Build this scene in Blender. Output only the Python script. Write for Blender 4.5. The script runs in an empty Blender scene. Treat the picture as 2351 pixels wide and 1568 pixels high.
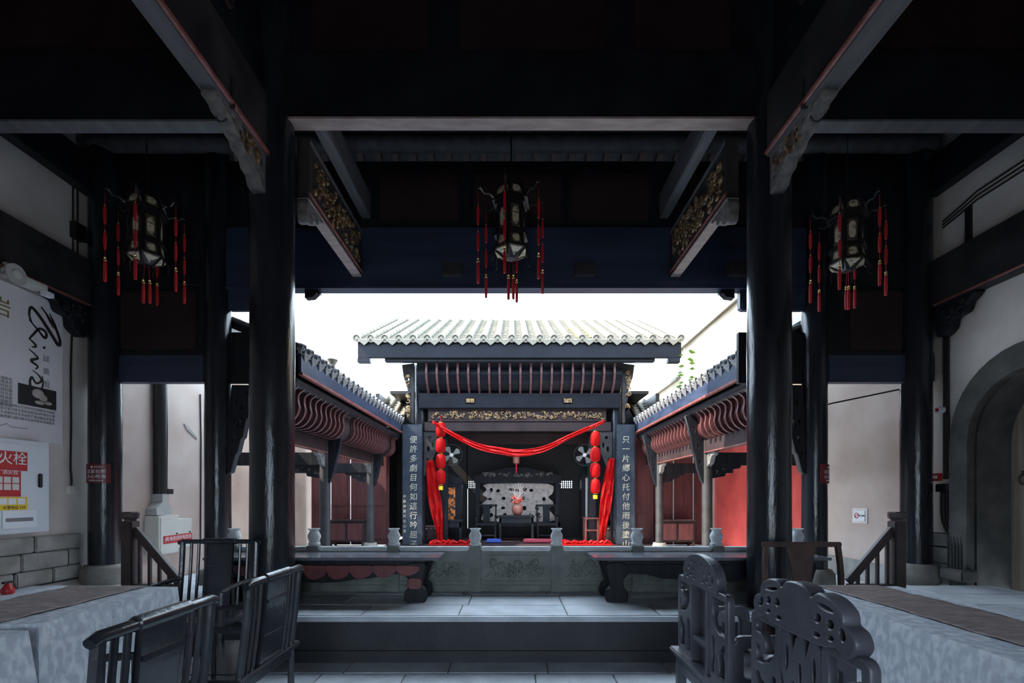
import bpy, bmesh, math, random
from mathutils import Vector, Matrix
random.seed(7)
PI = math.pi
S = bpy.context.scene
COL = S.collection
F = 1100.0                      # focal length in pixels of the 2351 px wide frame
# ---------------------------------------------------------------- camera
cam_d = bpy.data.cameras.new('camera'); cam = bpy.data.objects.new('camera', cam_d); COL.objects.link(cam)
cam.location = (0, 0, 1.4); cam.rotation_euler = (PI/2, 0, 0)
cam_d.sensor_width = 36; cam_d.lens = 36*F/2351; cam_d.shift_y = (1140-784)/2351; cam_d.clip_start = .05; cam_d.clip_end = 500
S.camera = cam
# ---------------------------------------------------------------- sky, sun, exposure
w = bpy.data.worlds.new('sky'); S.world = w; w.use_nodes = True
bg = w.node_tree.nodes['Background']; bg.inputs[0].default_value = (.66, .83, 1.0, 1); bg.inputs[1].default_value = 1.2
sd = bpy.data.lights.new('sun', 'SUN'); sd.energy = 2.2; sd.angle = .012; sd.color = (1, .89, .72)
so = bpy.data.objects.new('sun', sd); COL.objects.link(so); so.location = (-6, 6, 14)
so.rotation_euler = Vector((-.72, -.17, .80)).to_track_quat('Z', 'Y').to_euler()
vs = S.view_settings; vs.view_transform = 'Standard'; vs.look = 'None'; vs.gamma = 1; vs.use_curve_mapping = False; vs.exposure = 2.9
S.cycles.max_bounces = 8; S.cycles.diffuse_bounces = 5; S.cycles.use_denoising = True
# ---------------------------------------------------------------- materials
M = {}
def mat(name, c1, c2=None, scale=6, rough=.55, bump=0, bscale=40, metal=0, stretch=(1, 1, 1), spec=.5, rvar=0, lo=.35, hi=.68, det=6):
    m = bpy.data.materials.new(name); m.use_nodes = True; n = m.node_tree.nodes; l = m.node_tree.links
    b = n['Principled BSDF']; b.inputs['Base Color'].default_value = (*c1, 1); b.inputs['Roughness'].default_value = rough
    b.inputs['Metallic'].default_value = metal; b.inputs['Specular IOR Level'].default_value = spec
    tc = n.new('ShaderNodeTexCoord'); mp = n.new('ShaderNodeMapping'); mp.inputs['Scale'].default_value = stretch
    l.new(tc.outputs['Object'], mp.inputs[0])
    if c2:
        t = n.new('ShaderNodeTexNoise'); t.inputs['Scale'].default_value = scale; t.inputs['Detail'].default_value = det
        l.new(mp.outputs[0], t.inputs[0])
        r = n.new('ShaderNodeValToRGB'); r.color_ramp.elements[0].position = lo; r.color_ramp.elements[1].position = hi
        r.color_ramp.elements[0].color = (*c1, 1); r.color_ramp.elements[1].color = (*c2, 1)
        l.new(t.outputs[0], r.inputs[0]); l.new(r.outputs[0], b.inputs['Base Color'])
        if rvar:
            mr = n.new('ShaderNodeMapRange'); mr.inputs[3].default_value = rough-rvar; mr.inputs[4].default_value = rough+rvar
            l.new(t.outputs[0], mr.inputs[0]); l.new(mr.outputs[0], b.inputs['Roughness'])
    if bump:
        t2 = n.new('ShaderNodeTexNoise'); t2.inputs['Scale'].default_value = bscale; t2.inputs['Detail'].default_value = 4
        l.new(mp.outputs[0], t2.inputs[0])
        bp = n.new('ShaderNodeBump'); bp.inputs['Strength'].default_value = bump; bp.inputs['Distance'].default_value = .02
        l.new(t2.outputs[0], bp.inputs['Height']); l.new(bp.outputs[0], b.inputs['Normal'])
    M[name] = m
    return m
mat('lacquer', (.009, .010, .014), (.019, .021, .027), 3, .45, .10, 14, stretch=(6, 6, .6), rvar=.10, spec=.22)
mat('column', (.009, .011, .016), (.020, .023, .030), 2.2, .21, .16, 16, stretch=(3, 3, .5), rvar=.10)
mat('beam', (.022, .021, .024), (.050, .046, .048), 3, .55, .12, 12, rvar=.1, spec=.2)
mat('matt_black', (.009, .0095, .013), (.018, .019, .025), 3, .8, .1, 12, spec=.04)  # near-black with very low gloss, for upper beams and boards
mat('matt_brown', (.020, .013, .014), (.032, .020, .021), 2, .8, spec=.05)  # dark matt brown for the frieze panels and upper carving
mat('stage_navy', (.0045, .0055, .010), (.009, .0105, .018), 2, .5, .1, 10, spec=.2)
mat('gallery_grey', (.018, .019, .022), (.040, .041, .045), 4, .5, .1, 25)
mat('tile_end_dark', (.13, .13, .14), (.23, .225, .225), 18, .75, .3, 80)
mat('navy_glare', (.016, .025, .052), (.034, .049, .095), 2, .45, .1, 10, stretch=(.3, 1, 3))  # dark timber; blue sky glare is put into the base colour
mat('bounce_pale_wood', (.22, .16, .15), (.34, .27, .25), 7, .6, .1, 30, stretch=(.5, 2, 2))  # beam bottoms only: light bounced up from below, as a paler wood colour
mat('grey_wood', (.075, .075, .082), (.13, .13, .14), 4, .6, .12, 25, stretch=(2, .4, 2))
mat('panel_brown', (.026, .016, .018), (.042, .027, .029), 2, .6, .06, 20, spec=.2)
mat('red_trim', (.16, .035, .03), (.26, .10, .085), 14, .4, .1, 60)
mat('maroon', (.055, .012, .014), (.10, .024, .025), 3, .5, .06, 20, stretch=(4, 4, .5))
mat('rib_red', (.075, .024, .026), (.125, .046, .046), 10, .5)
mat('gilt', (.10, .065, .042), (.45, .27, .10), 22, .42, .2, 60, metal=.25, lo=.45, hi=.72)
mat('carved_grey', (.10, .098, .10), (.22, .205, .195), 16, .6, .2, 60)
mat('chair', (.022, .024, .031), (.042, .045, .056), 5, .22, .08, 30, rvar=.06)
mat('chair_carved', (.060, .061, .076), (.11, .11, .132), 5, .36, .10, 40, rvar=.08)
mat('chair_red', (.045, .026, .022), (.10, .055, .045), 6, .36, .1, 40)
mat('plaster', (.74, .69, .66), (.56, .47, .43), 1.5, .9, .12, 9, lo=.40, hi=.78)
mat('plaster_tan', (.66, .50, .40), (.44, .30, .23), 1.2, .9, .12, 9, lo=.38, hi=.8)
mat('plaster_pink', (.60, .50, .45), (.44, .33, .28), 1.4, .9, .12, 9, lo=.36, hi=.74)
mat('cream_wall', (.40, .33, .235), (.25, .18, .12), .8, .9, .1, 8, lo=.42, hi=.8)
mat('red_wall', (.60, .075, .065), (.46, .05, .045), 2, .8, .05, 10)
mat('stone_floor', (.44, .47, .51), (.60, .63, .68), 4, .5, .2, 55, rvar=.14)
mat('stone_floor2', (.40, .43, .47), (.55, .58, .63), 5, .45, .2, 55, rvar=.14)
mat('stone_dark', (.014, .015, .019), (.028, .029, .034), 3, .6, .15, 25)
mat('stone_green', (.15, .165, .152), (.23, .245, .23), 6, .75, .25, 70)
mat('stone_pale', (.50, .52, .54), (.64, .66, .68), 12, .7, .25, 90)
mat('stone_base', (.20, .185, .165), (.34, .32, .29), 5, .85, .4, 30)
mat('stone_wall', (.24, .23, .215), (.40, .385, .365), 3.5, .85, .4, 24)
mat('arch_stone', (.045, .044, .043), (.10, .096, .09), 4, .7, .3, 30)
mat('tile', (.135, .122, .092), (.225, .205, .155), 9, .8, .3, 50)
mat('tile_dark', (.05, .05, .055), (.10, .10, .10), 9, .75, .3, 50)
mat('tile_end_sunlit', (.30, .28, .23), (.44, .41, .34), 18, .75, .3, 80)  # paler than the roof tiles: sun on the eave faces painted in
mat('moss', (.16, .19, .04), (.34, .32, .07), 30, .9)
mat('leaf', (.10, .24, .035), (.20, .38, .06), 8, .5)
mat('red_silk', (.46, .006, .007), (.32, .003, .004), 10, .5, .1, 20, spec=.2)
mat('red_paper', (.33, .003, .004), (.26, .002, .003), 12, .6, spec=.1)
mat('tassel', (.60, .015, .02), (.45, .008, .012), 60, .6, .5, 120, stretch=(1, 1, .05))
mat('gold', (.75, .48, .14), (.9, .66, .28), 20, .28, metal=.85)
mat('lantern_black', (.012, .011, .013), None, rough=.3)
mat('fret_gold', (.012, .011, .012), (.20, .17, .11), 90, .5, lo=.52, hi=.57)
mat('glass_paint', (.55, .48, .36), (.12, .10, .07), 16, .35, lo=.50, hi=.64, stretch=(1, 1, 2.2))
mat('cloth', (.50, .54, .61), (.72, .75, .80), 26, .75, .3, 40, lo=.42, hi=.62, det=2, stretch=(1, 1, .6))
mat('runner', (.20, .155, .15), (.40, .325, .31), 5, .42, .6, 14, stretch=(2.2, 11, 2), lo=.36, hi=.66)
mat('white_metal', (.70, .73, .78), (.66, .69, .74), 3, .4)
mat('grey_metal', (.42, .43, .42), (.50, .51, .50), 3, .5)
mat('ivory_metal', (.66, .65, .60), (.60, .59, .54), 3, .5)
mat('poster', (.74, .71, .74), (.70, .67, .70), 2, .5)
mat('ink', (.022, .020, .022), None, rough=.5)
mat('ink_grey', (.20, .19, .20), None, rough=.6)
mat('olive_gold', (.22, .18, .05), None, rough=.5)
mat('sign_red', (.50, .025, .028), None, rough=.4)
mat('sign_maroon', (.16, .014, .022), None, rough=.35)
mat('yellow', (.85, .58, .03), None, rough=.4)
mat('paper', (.78, .80, .84), None, rough=.7)
mat('white_ink', (.80, .80, .80), None, rough=.6)
mat('fan_grey', (.10, .105, .10), (.14, .145, .14), 6, .6)
mat('char_gold', (.50, .47, .38), (.30, .28, .22), 25, .5)
mat('board', (.020, .028, .043), (.034, .043, .062), 4, .38, .06, 30)
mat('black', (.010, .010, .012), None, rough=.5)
mat('cable', (.014, .014, .016), None, rough=.5)
mat('iron', (.025, .024, .026), None, rough=.6)
mat('marble_carving', (.52, .46, .43), (.34, .29, .27), 9, .6, .3, 50)
mat('clay', (.25, .085, .065), (.36, .14, .11), 9, .5)
mat('flower_red', (.65, .03, .04), (.70, .25, .16), 30, .6)
mat('twig', (.62, .55, .48), None, rough=.7)
mat('orange_paint', (.70, .22, .05), (.03, .02, .02), 12, .5, lo=.46, hi=.56)
mat('door_wood', (.26, .21, .17), (.40, .33, .27), 3, .6, .15, 20, stretch=(8, 8, .4))
mat('bench_red', (.20, .042, .045), (.11, .028, .032), 7, .5, .2, 30)
mat('bench_top', (.10, .10, .12), (.16, .16, .19), 4, .16, .05, 20, stretch=(.5, 2, 2))  # lightened so the courtyard's reflection is partly in the colour
mat('rail_wood', (.026, .015, .016), (.048, .026, .026), 6, .45, .1, 30)
mat('earth', (.26, .25, .23), (.34, .33, .31), 2, .9)
mat('blue_cloth', (.05, .10, .42), None, rough=.7)
mat('pink_cloth', (.42, .06, .10), None, rough=.7)
# ---------------------------------------------------------------- helpers
def org(o):
    v = Vector((0, 0, 0))
    while o is not None:
        v += o.location; o = o.parent
    return v
def tag(o, label=None, cat=None, group=None, kind=None):
    if label: o['label'] = label
    if cat: o['category'] = cat
    if group: o['group'] = group
    if kind: o['kind'] = kind
    return o
def thing(name, loc, label, cat, group=None, rotz=0):
    o = bpy.data.objects.new(name, None); COL.objects.link(o); o.location = loc; o.rotation_euler = (0, 0, rotz)
    o.empty_display_size = .1
    return tag(o, label, cat, group)
def link(name, me, parent=None, loc=(0, 0, 0)):
    o = bpy.data.objects.new(name, me); COL.objects.link(o); o.parent = parent; o.location = loc
    return o
def copy_tree(o, parent=None):
    c = o.copy(); COL.objects.link(c); c.parent = parent
    for ch in [x for x in bpy.data.objects if x.parent == o]: copy_tree(ch, c)
    return c
class MB:
    def __init__(s): s.v = []; s.f = []
    def add(s, vs, fs):
        b = len(s.v); s.v += [Vector(p) for p in vs]; s.f += [tuple(i+b for i in f) for f in fs]; return s
    def box(s, x0, x1, y0, y1, z0, z1):
        return s.add([(x0,y0,z0),(x1,y0,z0),(x1,y1,z0),(x0,y1,z0),(x0,y0,z1),(x1,y0,z1),(x1,y1,z1),(x0,y1,z1)],
                     [(0,3,2,1),(4,5,6,7),(0,1,5,4),(1,2,6,5),(2,3,7,6),(3,0,4,7)])
    def bar(s, p0, p1, a, b, up=(0, 0, 1)):             # box beam from p0 to p1, a across, b along up
        p0 = Vector(p0); p1 = Vector(p1); d = (p1-p0).normalized(); up = Vector(up)
        if abs(d.dot(up)) > .99: up = Vector((0, 1, 0))
        r = d.cross(up).normalized()*a/2; u = r.cross(d).normalized()*b/2
        return s.add([p0-r-u, p0+r-u, p0+r+u, p0-r+u, p1-r-u, p1+r-u, p1+r+u, p1-r+u],
                     [(0,3,2,1),(4,5,6,7),(0,1,5,4),(1,2,6,5),(2,3,7,6),(3,0,4,7)])
    def tube(s, pts, r, n=8, caps=True):
        pts = [Vector(p) for p in pts]; k = len(pts); R = r if hasattr(r, '__len__') else [r]*k
        ref = None; vs = []
        for i, p in enumerate(pts):
            t = (pts[min(i+1, k-1)]-pts[max(i-1, 0)])
            t = t.normalized() if t.length > 1e-9 else Vector((0, 0, 1))
            if ref is None: ref = Vector((1, 0, 0)) if abs(t.x) < .8 else Vector((0, 1, 0))
            a = (ref-t*ref.dot(t)).normalized(); ref = a; b = t.cross(a)
            vs += [p+(a*math.cos(2*PI*j/n)+b*math.sin(2*PI*j/n))*R[i] for j in range(n)]
        fs = [(i*n+j, i*n+(j+1) % n, (i+1)*n+(j+1) % n, (i+1)*n+j) for i in range(k-1) for j in range(n)]
        if caps: fs += [tuple(range(n-1, -1, -1)), tuple((k-1)*n+j for j in range(n))]
        return s.add(vs, fs)
    def lathe(s, prof, c=(0, 0, 0), n=24, wob=0):
        c = Vector(c); vs = []
        for i, (r, z) in enumerate(prof):
            for j in range(n):
                a = 2*PI*j/n; q = r*(1+wob*math.sin(3*a+z*9)+wob*.6*math.cos(5*a-z*13))
                vs.append(c+Vector((q*math.cos(a), q*math.sin(a), z)))
        k = len(prof)
        fs = [(i*n+j, i*n+(j+1) % n, (i+1)*n+(j+1) % n, (i+1)*n+j) for i in range(k-1) for j in range(n)]
        fs += [tuple(range(n-1, -1, -1)), tuple((k-1)*n+j for j in range(n))]
        return s.add(vs, fs)
    def blob(s, c, rx, ry, rz, n=8, k=6):
        c = Vector(c); vs = [c+Vector((0, 0, -rz))]
        for i in range(1, k):
            t = PI*i/k
            vs += [c+Vector((rx*math.sin(t)*math.cos(2*PI*j/n), ry*math.sin(t)*math.sin(2*PI*j/n), -rz*math.cos(t))) for j in range(n)]
        vs.append(c+Vector((0, 0, rz))); L = len(vs)-1
        fs = [(0, 1+(j+1) % n, 1+j) for j in range(n)]
        for i in range(k-2):
            fs += [(1+i*n+j, 1+i*n+(j+1) % n, 1+(i+1)*n+(j+1) % n, 1+(i+1)*n+j) for j in range(n)]
        fs += [(L, 1+(k-2)*n+j, 1+(k-2)*n+(j+1) % n) for j in range(n)]
        return s.add(vs, fs)
    def prism(s, poly, axis, a, b):                    # polygon (2D) swept along an axis between a and b
        def P(u, v, t): return {'x': (t, u, v), 'y': (u, t, v), 'z': (u, v, t)}[axis]
        n = len(poly)
        vs = [P(u, v, a) for u, v in poly]+[P(u, v, b) for u, v in poly]
        fs = [tuple(range(n)), tuple(range(2*n-1, n-1, -1))]+[(i, n+i, n+(i+1) % n, (i+1) % n) for i in range(n)]
        return s.add(vs, fs)
    def build(s, name, m, parent=None, smooth=False, bevel=0, local=False):
        me = bpy.data.meshes.new(name)
        o0 = Vector((0, 0, 0)) if (local or parent is None) else org(parent)
        me.from_pydata([tuple(p-o0) for p in s.v], [], s.f); me.update()
        bm = bmesh.new(); bm.from_mesh(me); bmesh.ops.recalc_face_normals(bm, faces=bm.faces)
        if bevel: bmesh.ops.bevel(bm, geom=[e for e in bm.edges if e.is_manifold and e.calc_face_angle(0) > .7], offset=bevel, segments=2, affect='EDGES', clamp_overlap=True)
        bm.to_mesh(me); bm.free()
        me.materials.append(M[m] if isinstance(m, str) else m)
        if smooth: me.shade_smooth(); me.set_sharp_from_angle(angle=.7)
        return link(name, me, parent)
def struct(name, mb, m, **k):
    o = mb.build(name, m, None, **k); o['kind'] = 'structure'; return o
def cmesh(name, c, m):
    o = bpy.data.objects.new('tmp', c); me = bpy.data.meshes.new_from_object(o); me.name = name
    bpy.data.objects.remove(o); bpy.data.curves.remove(c); me.materials.clear(); me.materials.append(M[m]); return me
# frames for flat shapes: (origin, u, v) -> matrix with local x = u, y = v
def frame(o, u, v):
    u = Vector(u).normalized(); v = Vector(v).normalized(); n = u.cross(v)
    return Matrix(((u.x, v.x, n.x, o[0]), (u.y, v.y, n.y, o[1]), (u.z, v.z, n.z, o[2]), (0, 0, 0, 1)))
def put(name, me, mtx, parent=None, local=False):
    if parent is not None and not local: mtx = Matrix.Translation(-org(parent)) @ mtx
    me.transform(mtx); return link(name, me, parent)
def shape(name, m, polys, th, mtx, parent=None, bev=0, local=False):
    c = bpy.data.curves.new('s', 'CURVE'); c.dimensions = '2D'; c.fill_mode = 'BOTH'; c.extrude = max(th/2-bev, .0005); c.bevel_depth = bev; c.bevel_resolution = 1
    for pts in polys:
        s = c.splines.new('POLY'); s.points.add(len(pts)-1); s.use_cyclic_u = True
        for p, q in zip(s.points, pts): p.co = (q[0], q[1], 0, 1)
    return put(name, cmesh(name, c, m), mtx, parent, local)
def text(name, m, body, size, mtx, parent, sp=1.0, line=1.0, al='CENTER', shear=0, local=False, th=.001, off=0):
    c = bpy.data.curves.new('t', 'FONT'); c.body = body; c.size = size; c.align_x = al; c.align_y = 'CENTER'; c.space_line = line; c.space_character = sp
    c.extrude = th; c.shear = shear; c.resolution_u = 2; c.offset = off
    return put(name, cmesh(name, c, m), mtx, parent, local)
def spl(pts, n=6, closed=True):                        # Catmull-Rom through points
    k = len(pts); out = []
    for i in range(k if closed else k-1):
        g = lambda j: Vector(pts[j % k]) if closed else Vector(pts[max(0, min(k-1, j))])
        a, b, c, d = g(i-1), g(i), g(i+1), g(i+2)
        for t in range(n):
            t /= n
            out.append(.5*((2*b)+(c-a)*t+(2*a-5*b+4*c-d)*t*t+(3*b-a-3*c+d)*t**3))
    if not closed: out.append(Vector(pts[-1]))
    return out
def rrect(x0, x1, y0, y1, r, n=4):
    o = []
    for cx, cy, a in ((x1-r, y1-r, 0), (x0+r, y1-r, PI/2), (x0+r, y0+r, PI), (x1-r, y0+r, 1.5*PI)):
        o += [(cx+r*math.cos(a+i*PI/2/n), cy+r*math.sin(a+i*PI/2/n)) for i in range(n+1)]
    return o
def oval(cx, cy, rx, ry, rot=0, n=10):
    c, s = math.cos(rot), math.sin(rot)
    return [(cx+rx*math.cos(t)*c-ry*math.sin(t)*s, cy+rx*math.cos(t)*s+ry*math.sin(t)*c) for t in [2*PI*i/n for i in range(n)]]
def curls(mb, w, h, n, r, mtx, rng, lift=.0):          # carved scrolls and leaves over a w x h field, in the field's own plane
    for i in range(n):
        cx = rng.uniform(-w/2+r*3, w/2-r*3); cy = rng.uniform(-h/2+r*2.5, h/2-r*2.5)
        R = rng.uniform(1.6, 3.6)*r; a0 = rng.uniform(0, 6.28); tr = rng.uniform(2.4, 5.2)*rng.choice((-1, 1)); pts = []
        for k in range(9):
            t = k/8; q = R*(1-.75*t)
            x = max(-w/2, min(w/2, cx+q*math.cos(a0+tr*t))); y = max(-h/2, min(h/2, cy+q*math.sin(a0+tr*t)))
            pts.append(mtx @ Vector((x, y, lift+r*.5*math.sin(PI*t))))
        mb.tube(pts, [r*(.5+.7*(k/8)) for k in range(9)], 5)
        if i % 3 == 0:
            p = mtx @ Vector((cx, cy, lift+r*.5)); mb.blob(p, r*1.2, r*1.2, r*1.2, 6, 4)
# ================================================================ SETTING
ZP = .387                                              # platform level
rng = random.Random(3)
struct('ground', MB().box(-60, 60, -60, 90, -.5, -.06), 'earth')
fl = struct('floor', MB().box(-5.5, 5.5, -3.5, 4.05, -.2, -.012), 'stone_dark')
def slabs(parent, y0, rows, x0, x1, z, mats):
    y = y0
    for dy in rows:
        x = x0-rng.uniform(0, .5)
        while x < x1:
            wd = rng.uniform(.55, 1.05); a = max(x, x0); b = min(x+wd, x1)
            if b-a > .05:
                dz = rng.uniform(-.003, .003)
                o = MB().box(a+.004, b-.004, y+.004, y+dy-.004, z-.03, z+dz).build('paving_slab', rng.choice(mats), parent, bevel=.004)
            x += wd
        y += dy
slabs(fl, .9, [.42, .42, .45, .45, .42, .36, .38, .25], -5.45, 5.45, 0, ['stone_floor', 'stone_floor2'])
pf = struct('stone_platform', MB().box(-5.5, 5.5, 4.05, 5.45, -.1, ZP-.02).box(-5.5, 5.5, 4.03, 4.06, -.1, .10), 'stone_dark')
MB().box(-5.5, 5.5, 4.04, 4.09, ZP-.045, ZP-.004).build('edge_strip', 'stone_floor2', pf, bevel=.006)
slabs(pf, 4.09, [.40, .48, .48], -5.45, 5.45, ZP, ['stone_floor', 'stone_floor', 'stone_floor2'])
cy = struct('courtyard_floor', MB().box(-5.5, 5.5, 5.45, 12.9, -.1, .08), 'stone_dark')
slabs(cy, 5.6, [.9]*8, -5.4, 5.4, .1, ['stone_floor', 'stone_floor2'])
# ---- side walls
for sx, nm in ((-1, 'left'), (1, 'right')):
    X0, X1 = sorted((sx*5.5, sx*6.0))
    if sx < 0:
        wl = struct('wall_left', MB().prism([(-3.5, -.1), (6.45, -.1), (6.45, 6.06), (2, 8.66), (-3.5, 5.45)], 'x', X0, X1), 'plaster')
        struct('wall_left_courtyard', MB().box(X0, X1, 6.45, 9.0, -.1, 3.9), 'plaster_pink'); struct('wall_left_gallery', MB().box(X0, X1, 9.0, 13.4, -.1, 3.9), 'plaster_tan')
    else:
        poly = [(-3.5, -.1), (4.30, -.1), (4.30, 1.95)]
        cyv, zc, R = 5.02, 2.0, .72
        hole_l = cyv-R; hole_r = cyv+R
        poly = [(-3.5, -.1), (hole_l, -.1), (hole_l, zc)]
        for i in range(1, 16):
            a = PI-PI*i/16; poly.append((cyv+R*math.cos(a), zc+.80*abs(math.sin(a))**.9))
        poly += [(hole_r, zc), (hole_r, -.1), (6.45, -.1), (6.45, 6.06), (2, 8.66), (-3.5, 5.45)]
        mtx = frame((5.75, 0, 0), (0, 1, 0), (0, 0, 1))
        wr = shape('wall_right', 'plaster', [poly], .5, mtx); wr['kind'] = 'structure'
        wc = struct('wall_right_courtyard', MB().box(X0, X1, 6.45, 15.6, -.1, 6.15).box(X0, X1, 15.6, 18.0, -.1, 5.25), 'cream_wall')
        MB().box(X0-.10, X1+.1, 6.45, 15.75, 6.15, 6.24).box(X0-.05, X1+.05, 6.45, 15.7, 6.24, 6.33).build('wall_coping', 'tile', wc)
        MB().box(X0-.10, X1+.1, 15.75, 18.1, 5.25, 5.34).build('wall_coping', 'tile', wc)
        MB().box(5.47, 5.51, 6.46, 9.0, .1, 3.9).build('plaster_panel', 'plaster_pink', wc)
        MB().box(5.42, 5.51, 6.46, 9.0, .05, .40).build('stone_footing', 'stone_wall', wc, bevel=.01)
        MB().box(5.45, 5.51, 9.0, 12.95, .1, 3.3).build('red_wall_panel', 'red_wall', wc)
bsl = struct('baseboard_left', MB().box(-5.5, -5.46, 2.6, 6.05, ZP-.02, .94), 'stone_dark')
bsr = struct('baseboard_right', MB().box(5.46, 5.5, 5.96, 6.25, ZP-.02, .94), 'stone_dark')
# stone block courses at the foot of the side walls
for sx, par, ys in ((-1, bsl, (2.6, 6.05)), (1, bsr, (5.96, 6.25))):
    z = ZP
    for row, hh in enumerate((.17, .20, .19)):
        y = ys[0]-(.22 if row % 2 else 0)
        while y < ys[1]:
            L = rng.uniform(.42, .66); a, b = max(y, ys[0]), min(y+L, ys[1])
            if b-a > .06:
                t = rng.uniform(.05, .075); xs = sorted((sx*5.5, sx*(5.5-t)))
                MB().box(xs[0], xs[1], a+.006, b-.006, z+.005, z+hh-.005).build('stone_block', 'stone_wall', par, bevel=.012)
            y += L
        z += hh
# ---- arched doorway in the right wall
arch = thing('stone_arch', (5.5, cyv, ZP), 'dark carved stone arch frame around the doorway in the plaster wall', 'arch')
def arch_pts(w, h, z0):
    p = [(cyv-w, ZP-.2), (cyv-w, z0)]
    for i in range(1, 20):
        a = PI-PI*i/20; p.append((cyv+w*math.cos(a), z0+h*math.sin(a)**.92))
    return p+[(cyv+w, z0), (cyv+w, ZP-.2)]
outer = arch_pts(.92, 1.05, 2.0); inner = arch_pts(.70, .78, 2.0)
shape('arch_face', 'arch_stone', [outer+inner[::-1]], .10, frame((5.47, 0, 0), (0, 1, 0), (0, 0, 1)), arch, bev=.008)
inner2 = arch_pts(.715, .795, 2.0)
shape('arch_reveal', 'arch_stone', [inner2+arch_pts(.68, .76, 2.0)[::-1]], .42, frame((5.74, 0, 0), (0, 1, 0), (0, 0, 1)), arch)
MB().box(5.30, 5.50, cyv+.62, cyv+.93, ZP, ZP+.14).build('plinth_stone', 'arch_stone', arch, bevel=.015)
dr = tag(bpy.data.objects.new('door_1', None), kind='structure'); COL.objects.link(dr); dr.location = (5.96, cyv, ZP)
for i in range(8):
    y = cyv-.72+i*.18
    MB().box(5.94, 5.985, y+.003, y+.177, ZP-.1, 2.85).build('door_plank', 'door_wood', dr, bevel=.004)
MB().tube([(5.915, cyv+.52+.045*math.cos(t), 1.60+.06*math.sin(t)) for t in [i*2*PI/14 for i in range(15)]], .009, 6).build('ring_handle', 'iron', dr, smooth=True)
MB().box(5.92, 5.94, cyv+.49, cyv+.55, 1.64, 1.70).build('handle_plate', 'iron', dr)
# ---- roof of the hall: boards on rafters, ridge above y = 2
RZ = lambda y: 8.62-.583*abs(y-2)
def roof_strip(mb, x0, x1, y0, y1):
    ys = [y0]+([2] if y0 < 2 < y1 else [])+[y1]
    return mb.prism([(y, RZ(y)) for y in ys]+[(y, RZ(y)+.08) for y in ys[::-1]], 'x', x0, x1)
rb_ = MB(); roof_strip(rb_, -5.9, 5.9, -3.6, 7.4)
rf = struct('ceiling', rb_, 'lacquer')
struct('wall_back_unseen', MB().box(-5.5, -1.5, -3.6, -3.4, -.1, 5.5).box(1.5, 5.5, -3.6, -3.4, -.1, 5.5).box(-1.5, 1.5, -3.6, -3.4, 2.5, 5.5), 'plaster')  # unseen wall added behind the camera; its doorway lets fill light in
me = None
for i in range(44):
    x = -5.1+i*.236
    if me is None:
        o = MB().bar((0, 2.05, 8.53), (0, 7.35, 5.44), .075, .10).build('rafter', 'panel_brown', rf, local=True); me = o.data; o.location = (x, 0, 0)
    else: link('rafter', me, rf, (x, 0, 0))
# ================================================================ TIMBER FRAME
def column(x, y, z, r, h, label, base=None, name='timber_column'):
    t = thing(name, (x, y, z), label, 'column')
    zb = 0
    if base:
        br, bh = base; zb = bh
        MB().lathe([(br*.80, 0), (br*.93, bh*.12), (br, bh*.5), (br*.96, bh*.82), (br*.80, bh*.985), (br*.72, bh)], (0, 0, 0), 28, .008).build('stone_base', 'stone_base', t, smooth=True, local=True)
    prof = [(r*(1+.015*math.sin(k*1.7)), zb+k*(h-zb)/14) for k in range(15)]
    MB().lathe(prof, (0, 0, 0), 28, .006).build('shaft', 'column', t, smooth=True, local=True)
    return t
column(-2.20, 4.40, ZP, .19, 6.4, 'thick black lacquered column at the end of the long bench with the red carved apron')
column(2.36, 4.40, ZP, .185, 6.4, 'thick black lacquered column at the end of the plain brown long bench')
cA = column(-5.28, 6.22, ZP-.12, .175, 5.6, 'dark column on a bulging stone base by the white hydrant cabinet', (.265, .26))
cB = column(-3.86, 6.29, .10, .155, 5.8, 'dark eave column beside the carved strut and the electrical boxes', (.24, .36))
cC = column(3.97, 6.29, .10, .15, 5.8, 'dark eave column with the maroon sign and the no-smoking plaque behind it', (.24, .36))
cD = column(5.27, 6.25, ZP-.12, .17, 5.6, 'dark column on a bulging stone base beside the black conduits', (.27, .27))
def beam(name, label, mb, m='beam', bevel=.012, cat='beam', group=None):
    o = mb.build(name, m, None, bevel=bevel); return tag(o, label, cat, group)
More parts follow.
